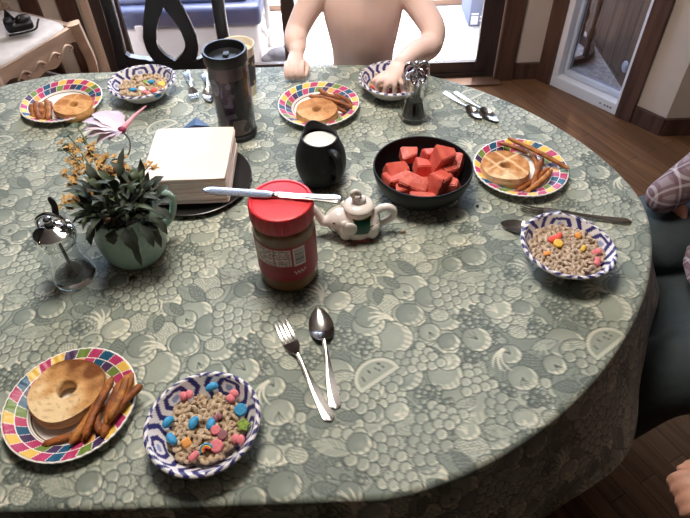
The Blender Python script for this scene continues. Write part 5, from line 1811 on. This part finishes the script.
def head_parts(c, s, face, up=Vector((0, 0, 1))):
    """skull, jaw, nose, brow, lips, ears for a head at c; face = horizontal facing direction"""
    f = Vector(face).normalized()
    sd = up.cross(f).normalized()
    c = Vector(c)
    R = Matrix((sd, -f, up)).transposed().to_4x4()      # local x side, -y face, z up
    def P(x, y, z):
        return tuple(c + sd * (x * s) - f * (y * s) + up * (z * s))
    return [ellipsoid(P(0, .008, .02), (.074 * s, .092 * s, .088 * s), 24, 16, R), ellipsoid(P(0, -.030, -.045), (.056 * s, .060 * s, .062 * s), 20, 14, R),
            ellipsoid(P(0, -.052, -.085), (.030 * s, .030 * s, .024 * s), 16, 10, R),
            limb([P(0, -.080, .012), P(0, -.094, -.012), P(0, -.100, -.028)], [.009 * s, .011 * s, .014 * s], 12),
            limb([P(-.04, -.074, .022), P(0, -.083, .024), P(.04, -.074, .022)], [.012 * s, .013 * s, .012 * s], 10),
            limb([P(-.020, -.083, -.056), P(0, -.091, -.054), P(.020, -.083, -.056)], [.006 * s, .008 * s, .006 * s], 10),
            limb([P(-.018, -.081, -.066), P(0, -.088, -.067), P(.018, -.081, -.066)], [.006 * s, .008 * s, .006 * s], 10),
            ellipsoid(P(-.077, .005, -.008), (.010 * s, .020 * s, .032 * s), 12, 10, R), ellipsoid(P(.077, .005, -.008), (.010 * s, .020 * s, .032 * s), 12, 10, R)], P


# ---- the child behind the table, leaning over the food
boy = thing('person', 'bare-chested child leaning over the far side of the table, one hand in a cereal bowl', 'person', (0.073, 1.685, 0))
o0 = Vector((0.073, 1.685, 0))


def B(*pts):
    return [tuple(Vector(p) - o0) for p in pts]


torso = smoothcurve([(.073, 1.720, .53, .092, .72), (.073, 1.710, .60, .096, .70), (.073, 1.690, .67, .090, .68), (.073, 1.665, .74, .090, .64), (.073, 1.650, .80, .099, .60), (.072, 1.645, .86, .109, .58),
                     (.072, 1.650, .915, .112, .53), (.072, 1.657, .950, .078, .62), (.072, 1.657, .972, .043, .9), (.072, 1.650, 1.01, .036, 1.0)], 44)
parts = [tube(B(*[tuple(p[:3]) for p in torso]), [p[3] for p in torso], 28, [p[4] for p in torso], up=(0, 1, 0))]
# shoulders, pectorals
parts += [limb(B((-.035, 1.657, .930), (.073, 1.657, .940), (.180, 1.657, .930)), [.036, .038, .036], 16)]
# his right arm (left in the photo): fist resting on the cloth
HL = [(-0.1117, 1.5526, 0.8000), (-0.1169, 1.4994, 0.7820)]
wr, fc = Vector(HL[0]), Vector(HL[1])
parts.append(limb(B((-.030, 1.657, .930), (-.068, 1.650, .890), (-.108, 1.628, .830), (-.118, 1.590, .808), (wr.x - .001, wr.y + .03, .802), tuple(wr)), [.040, .0375, .0325, .0310, .0265, .0215], 18, samples=34))
parts.append(limb(B(tuple(wr + Vector((0, .012, 0))), (fc.x, fc.y + .012, .788), (fc.x, fc.y - .006, .786)), [.018, .023, .021], 16, flat=.8))
for k, dx in enumerate((-.0220, -.0075, .0070, .0210)):
    x = fc.x + dx
    parts.append(chain(B((x, fc.y + .004, .792), (x - .001, fc.y - .022, .788), (x, fc.y - .030, .772), (x + .002, fc.y - .018, .761), (x + .002, fc.y - .006, .763)), .0068, .0056, 12))
parts.append(chain(B((fc.x + .020, fc.y + .020, .786), (fc.x + .032, fc.y + .004, .778), (fc.x + .028, fc.y - .014, .768), (fc.x + .018, fc.y - .026, .764)), .0095, .0066, 12))
# his left arm (right in the photo): hand in the bowl
HR = [(0.1570, 1.4065, 0.8340), (0.1280, 1.3517, 0.8220)]
wl, kl = Vector(HR[0]), Vector(HR[1])
el = Vector([(0.2535, 1.5609, 0.8060)][0])
parts.append(limb(B((.180, 1.657, .930), (.215, 1.635, .890), (el.x + .004, el.y + .03, .838), tuple(el), (el.x - .022, el.y - .045, .812), (.5 * (el.x + wl.x), .5 * (el.y + wl.y), .824), tuple(wl)), [.040, .038, .0345, .0335, .0325, .029, .0205], 18, samples=40))
parts.append(limb(B(tuple(wl + Vector((0, .015, .0))), ((wl.x + kl.x) / 2, (wl.y + kl.y) / 2, .830), tuple(kl)), [.0175, .0235, .0220], 16, flat=.62))
TIPS = [(0.0944, 1.3581, 0.7890), (0.1117, 1.3353, 0.7880), (0.1363, 1.3315, 0.7880), (0.1581, 1.3401, 0.7890)]
KN = [(-.0205, .004), (-.0070, -.003), (.0070, -.003), (.0200, .004)]
for tp, (dx, dy) in zip(TIPS, KN):
    k0 = Vector((kl.x + dx, kl.y + dy, .822))
    tpv = Vector(tp)
    mid = (k0 + tpv) / 2 + Vector((0, -.006, .0105))
    parts.append(chain(B(tuple(k0), tuple(mid), tuple(tpv + Vector((0, .004, .005))), tuple(tpv)), .0070, .0056, 12))
th_ = Vector([(0.0904, 1.3769, 0.7950)][0])
parts.append(chain(B((wl.x - .014, wl.y - .012, .826), (kl.x - .034, kl.y + .016, .814), tuple(th_)), .0095, .0066, 12))
# legs and feet
for sx in (-1, 1):
    x = .073 + sx * .056
    parts.append(limb(B((x, 1.720, .57), (x + sx * .006, 1.720, .42), (x + sx * .008, 1.715, .29), (x + sx * .010, 1.730, .20), (x + sx * .010, 1.745, .06)), [.062, .055, .040, .042, .027], 18))
    parts.append(limb(B((x + sx * .010, 1.760, .03), (x + sx * .014, 1.685, .030), (x + sx * .018, 1.625, .018)), [.028, .027, .018], 14, flat=.8))
hp_, Pf = head_parts(Vector((.072, 1.635, 1.10)) - o0, .93, (0, -1, -.1), Vector((0, -.1, .995)))
parts += hp_
voxel('body', parts, .0026, M_skin, boy, 4)
for sx in (-1, 1):
    e_ = build('eye', ellipsoid(Pf(sx * .030, -.076, .004), (.011, .008, .008), 14, 10), mat('eye white', (226, 222, 218), .2), boy)
    build('iris', ellipsoid(Pf(sx * .030, -.0835, .004), (.0045, .0025, .0045), 12, 8), mat('dark iris', (60, 44, 34), .2), e_)
hair = [ellipsoid(Pf(0, .018, .045), (.078, .094, .078), 24, 16), ellipsoid(Pf(0, .055, .0), (.070, .055, .075), 20, 14)]
hair += [limb([Pf(x, -.05, .085), Pf(x * 1.1, -.078, .060)], [.016, .008], 10) for x in np.linspace(-.05, .05, 7)]
voxel('hair', hair, .004, mat('light brown hair', (118, 86, 58), .6, col2=(140, 106, 74), vscale=60, stretch=(1, 1, .2)), boy, 3)
sh = smoothcurve([(.073, 1.710, .625, .102, .74), (.073, 1.717, .57, .106, .78), (.073, 1.723, .50, .116, .72)], 12)
sp = [tube(B(*[tuple(p[:3]) for p in sh]), [p[3] for p in sh], 28, [p[4] for p in sh], up=(0, 1, 0))]
for sx in (-1, 1):
    x = .073 + sx * .058
    sp.append(limb(B((x, 1.720, .55), (x + sx * .006, 1.720, .44), (x + sx * .008, 1.717, .36)), [.070, .066, .062], 20))
voxel('shorts', sp, .005, mat('navy shorts', (48, 54, 82), .85, col2=(58, 64, 94), vscale=20), boy, 3)

# ---- the grown-up seated at the right end
o0 = Vector((1.14, 0.84, 0))
ad = thing('person', 'person in plaid shirt and dark trousers seated at the right end of the table', 'person', tuple(o0))
t2 = smoothcurve([(1.150, 0.840, .47, .17, .78), (1.140, 0.840, .58, .155, .76), (1.130, 0.840, .72, .145, .74), (1.110, 0.840, .88, .165, .68), (1.095, 0.840, 1.0, .180, .56), (1.085, 0.840, 1.06, .10, .8), (1.075, 0.840, 1.10, .058, 1.0), (1.065, 0.840, 1.16, .055, 1.0)], 40)
tor = tube(B(*[tuple(p[:3]) for p in t2]), [p[3] * .93 for p in t2], 28, [p[4] for p in t2], up=(1, 0, 0))
bp = [tor]
farw = Vector([(0.7416, 1.0584, 0.6650)][0])
fare = Vector((farw.x + .24, farw.y + .10, .80))
nearh = Vector([(0.6281, 0.4388, 0.5000)][0])
neare = Vector((nearh.x + .26, nearh.y + .03, .72))
arms = [[(1.095, 1.015, 1.03), (1.110, 1.080, .92), tuple(fare), tuple((fare + farw) / 2), tuple(farw)], [(1.095, 0.665, 1.03), (1.110, 0.580, .92), tuple(neare), tuple((neare + nearh) / 2 + Vector((.01, 0, 0))), tuple(nearh + Vector((.06, .01, .03)))]]
for a in arms:
    bp.append(limb(B(*a), [.055, .046, .040, .036, .026], 18, samples=34))
# near hand, curled over the chair edge
bp.append(limb(B(tuple(nearh + Vector((.055, .01, .028))), tuple(nearh + Vector((.02, .003, .014)))), [.027, .034], 16, flat=.55))
for k in range(4):
    y = (-.030, -.010, .010, .029)[k]
    bp.append(chain(B(tuple(nearh + Vector((.022, y, .016))), tuple(nearh + Vector((-.022, y * 1.05, .008))), tuple(nearh + Vector((-.036, y * 1.05, -.016))), tuple(nearh + Vector((-.026, y, -.034)))), .0098, .0080, 12))
bp.append(chain(B(tuple(nearh + Vector((.045, .036, .018))), tuple(nearh + Vector((.010, .052, .002))), tuple(nearh + Vector((-.012, .048, -.012)))), .012, .0088, 12))
# far hand, hanging down beside the knee
bp.append(limb(B(tuple(farw + Vector((.02, .0, 0))), tuple(farw + Vector((.055, .012, -.050)))), [.026, .036], 14, flat=.55))
for k in range(4):
    y = (-.030, -.010, .010, .029)[k]
    bp.append(chain(B(tuple(farw + Vector((.052, y + .012, -.05))), tuple(farw + Vector((.066, y + .012, -.075))), tuple(farw + Vector((.085, y + .012, -.092)))), .0095, .0078, 10))
bp.append(chain(B(tuple(farw + Vector((.045, -.020, -.03))), tuple(farw + Vector((.060, -.034, -.06)))), .011, .009, 10))
legs = []
for sy in (-1, 1):
    y0, y1 = 0.84 + sy * .09, 0.87 + sy * .17
    legs.append(([(1.16, y0, .500), (.95, (y0 + y1) / 2, .505), (.755 + sy * .035, y1, .490), (.69 + sy * .035, y1 - sy * .005, .43), (.62 + sy * .03, y1 - sy * .01, .26), (.52, y1 - sy * .02, .085)], [.090, .084, .072, .066, .058, .042]))
for q, r in legs:
    bp.append(limb(B(*q), r, 20, samples=34))
    f0 = q[-1]
    bp.append(limb(B((f0[0] + .03, f0[1], .05), (f0[0] - .06, f0[1], .045), (f0[0] - .15, f0[1], .03)), [.040, .038, .026], 14, flat=.75))
hp_, Pf = head_parts(Vector((1.045, 0.840, 1.285)) - o0, 1.08, (-1, 0, -.1), Vector((-.1, 0, .995)))
bp += hp_
voxel('body', bp, .0055, mat('tanned skin', (206, 150, 126), .5, sss=.12, col2=(216, 162, 138), vscale=14), ad, 4)
for sx in (-1, 1):
    e_ = build('eye', ellipsoid(Pf(sx * .030, -.076, .004), (.010, .012, .010), 14, 10), mat('eye white', (226, 222, 218), .2), ad)
    build('iris', ellipsoid(Pf(sx * .030, -.085, .004), (.004, .005, .005), 12, 8), mat('dark iris', (60, 44, 34), .2), e_)
voxel('hair', [ellipsoid(Pf(0, .02, .045), (.100, .086, .086), 24, 16), ellipsoid(Pf(0, .062, -.005), (.06, .078, .085), 20, 14)], .006, mat('dark brown hair', (58, 42, 34), .6, col2=(74, 54, 42), vscale=60), ad, 3)
tr = [tube(B((1.170, 0.840, .46), (1.160, 0.840, .56), (1.155, 0.840, .62)), [.180, .175, .165], 28, [.84, .80, .76], up=(1, 0, 0))]
tr.append(limb(B((1.12, .84, .49), (.95, .84, .495), (.92, .86, .490), (.865, .87, .475)), [.21, .25, .26, .25], 28, flat=.33))
tr.append(ellipsoid(B((farw.x + .05, farw.y + .0, .545))[0], (.13, .12, .085)))
for q, r in legs:
    tr.append(limb(B(*q), [a + .016 for a in r], 22, samples=34))
voxel('trousers', tr, .0075, mat('dark charcoal trousers', (46, 54, 56), .9, col2=(56, 64, 66), vscale=14, bump=.3, bscale=60), ad, 5)
M_plaid = plaid_mat('grey and burgundy plaid', (128, 112, 114), (92, 62, 68), (196, 190, 190), 7.0)
sh = [tube(B(*[tuple(p[:3]) for p in t2[4:33]]), [p[3] * 1.08 for p in t2[4:33]], 28, [min(1.0, p[4] * 1.12) for p in t2[4:33]], up=(1, 0, 0))]
for i_, a in enumerate(arms):
    q = [Vector(p) for p in a]
    if i_ == 1:
        q = q[:3] + [(q[2] * .4 + q[3] * .6)]
        rr = [.068, .060, .054, .050]
    else:
        rr = [.068, .060, .052, .050, .040]
    sh.append(limb(B(*[tuple(p) for p in q]), rr, 20, samples=34))
hem = Vector([(0.7597, 0.9156, 0.6150)][0])
sh.append(ellipsoid(B((hem.x + .19, .86, .600))[0], (.21, .17, .045)))
voxel('plaid_shirt', sh, .0075, M_plaid, ad, 4)
for q, r in legs:
    f0 = q[-1]
    voxel('shoe', [limb(B((f0[0] + .04, f0[1], .05), (f0[0] - .06, f0[1], .046), (f0[0] - .16, f0[1], .034)), [.050, .047, .034], 18, flat=.8)], .006, mat('dark shoe leather', (36, 30, 28), .45), ad, 2)

t = thing('wooden_chair', 'dark wooden chair under the person in the plaid shirt', 'chair', (1.17, 0.84, 0))
build('seat', mv(box(.42, .44, .035, .012, 3), 0, 0, .395), M_brown, t)
for sx in (-1, 1):
    for sy in (-1, 1):
        build('leg', tube([(sx * .18, sy * .19, .385), (sx * .20, sy * .205, 0)], [.021, .016], 14), M_brown, t)
for sy in (-1, 1):
    build('back_post', tube(smoothcurve([(.185, sy * .19, .40), (.22, sy * .195, .7), (.28, sy * .19, .95)], 16), .017, 12), M_brown, t)
build('back_rail', merge(*[tube([(.20 + .08 * k / 3, -.19, .62 + .11 * k), (.20 + .08 * k / 3, .19, .62 + .11 * k)], .014, 10) for k in range(1, 4)]), M_brown, t)

# ================================================================== LIGHT
w = bpy.data.worlds.new('daylight')
SC.world = w
w.use_nodes = True
nt = w.node_tree
bg = nt.nodes['Background']
sky = nt.nodes.new('ShaderNodeTexSky')
sky.sky_type = 'NISHITA'
sky.sun_disc = False
sky.sun_elevation = math.radians(60)
sky.sun_rotation = math.radians(20)
sky.air_density = 1.0
sky.dust_density = 2.0
nt.links.new(sky.outputs['Color'], bg.inputs['Color'])
bg.inputs['Strength'].default_value = 2.2

s = bpy.data.lights.new('sun', 'SUN')
s.energy = 12.0
s.angle = math.radians(1.5)
s.color = (1.0, 0.96, 0.9)
so = bpy.data.objects.new('sun', s)
COL.objects.link(so)
so.rotation_euler = Vector((-0.25, -0.85, -2.0)).to_track_quat('-Z', 'Y').to_euler()


def area(name, loc, target, sx, sy, power, col):
    l = bpy.data.lights.new(name, 'AREA')
    l.shape = 'RECTANGLE'
    l.size, l.size_y = sx, sy
    l.energy = power
    l.color = col
    o = bpy.data.objects.new(name, l)
    COL.objects.link(o)
    o.location = loc
    o.rotation_euler = (Vector(target) - Vector(loc)).to_track_quat('-Z', 'Y').to_euler()
    return o


area('ceiling_lamp', (-0.15, 1.15, 2.38), (-0.15, 1.15, 0), 0.5, 0.5, 35.0, (1.0, 0.93, 0.84))

# ================================================================== CAMERA
cam = bpy.data.cameras.new('camera')
co = bpy.data.objects.new('camera', cam)
COL.objects.link(co)
cam.sensor_fit = 'HORIZONTAL'
cam.sensor_width = 36.0
cam.lens = 607.0 / 690.0 * 36.0
cam.clip_start = 0.02
P_, R_ = math.radians(46.3), math.radians(1.9)
fwd = Vector((0, math.cos(P_), -math.sin(P_)))
up0, rt0 = Vector((0, math.sin(P_), math.cos(P_))), Vector((1, 0, 0))
rt = rt0 * math.cos(R_) - up0 * math.sin(R_)
up = up0 * math.cos(R_) + rt0 * math.sin(R_)
Mx = Matrix((rt, up, -fwd)).transposed().to_4x4()
Mx.translation = Vector((0, 0, 1.60))
co.matrix_world = Mx
SC.camera = co

SC.view_settings.view_transform = 'Standard'
SC.view_settings.look = 'None'
SC.view_settings.gamma = 1.0
SC.view_settings.use_curve_mapping = False
SC.view_settings.exposure = 0.0
SC.cycles.use_denoising = True
SC.cycles.max_bounces = 10
SC.cycles.transparent_max_bounces = 16
SC.cycles.sample_clamp_indirect = 8.0
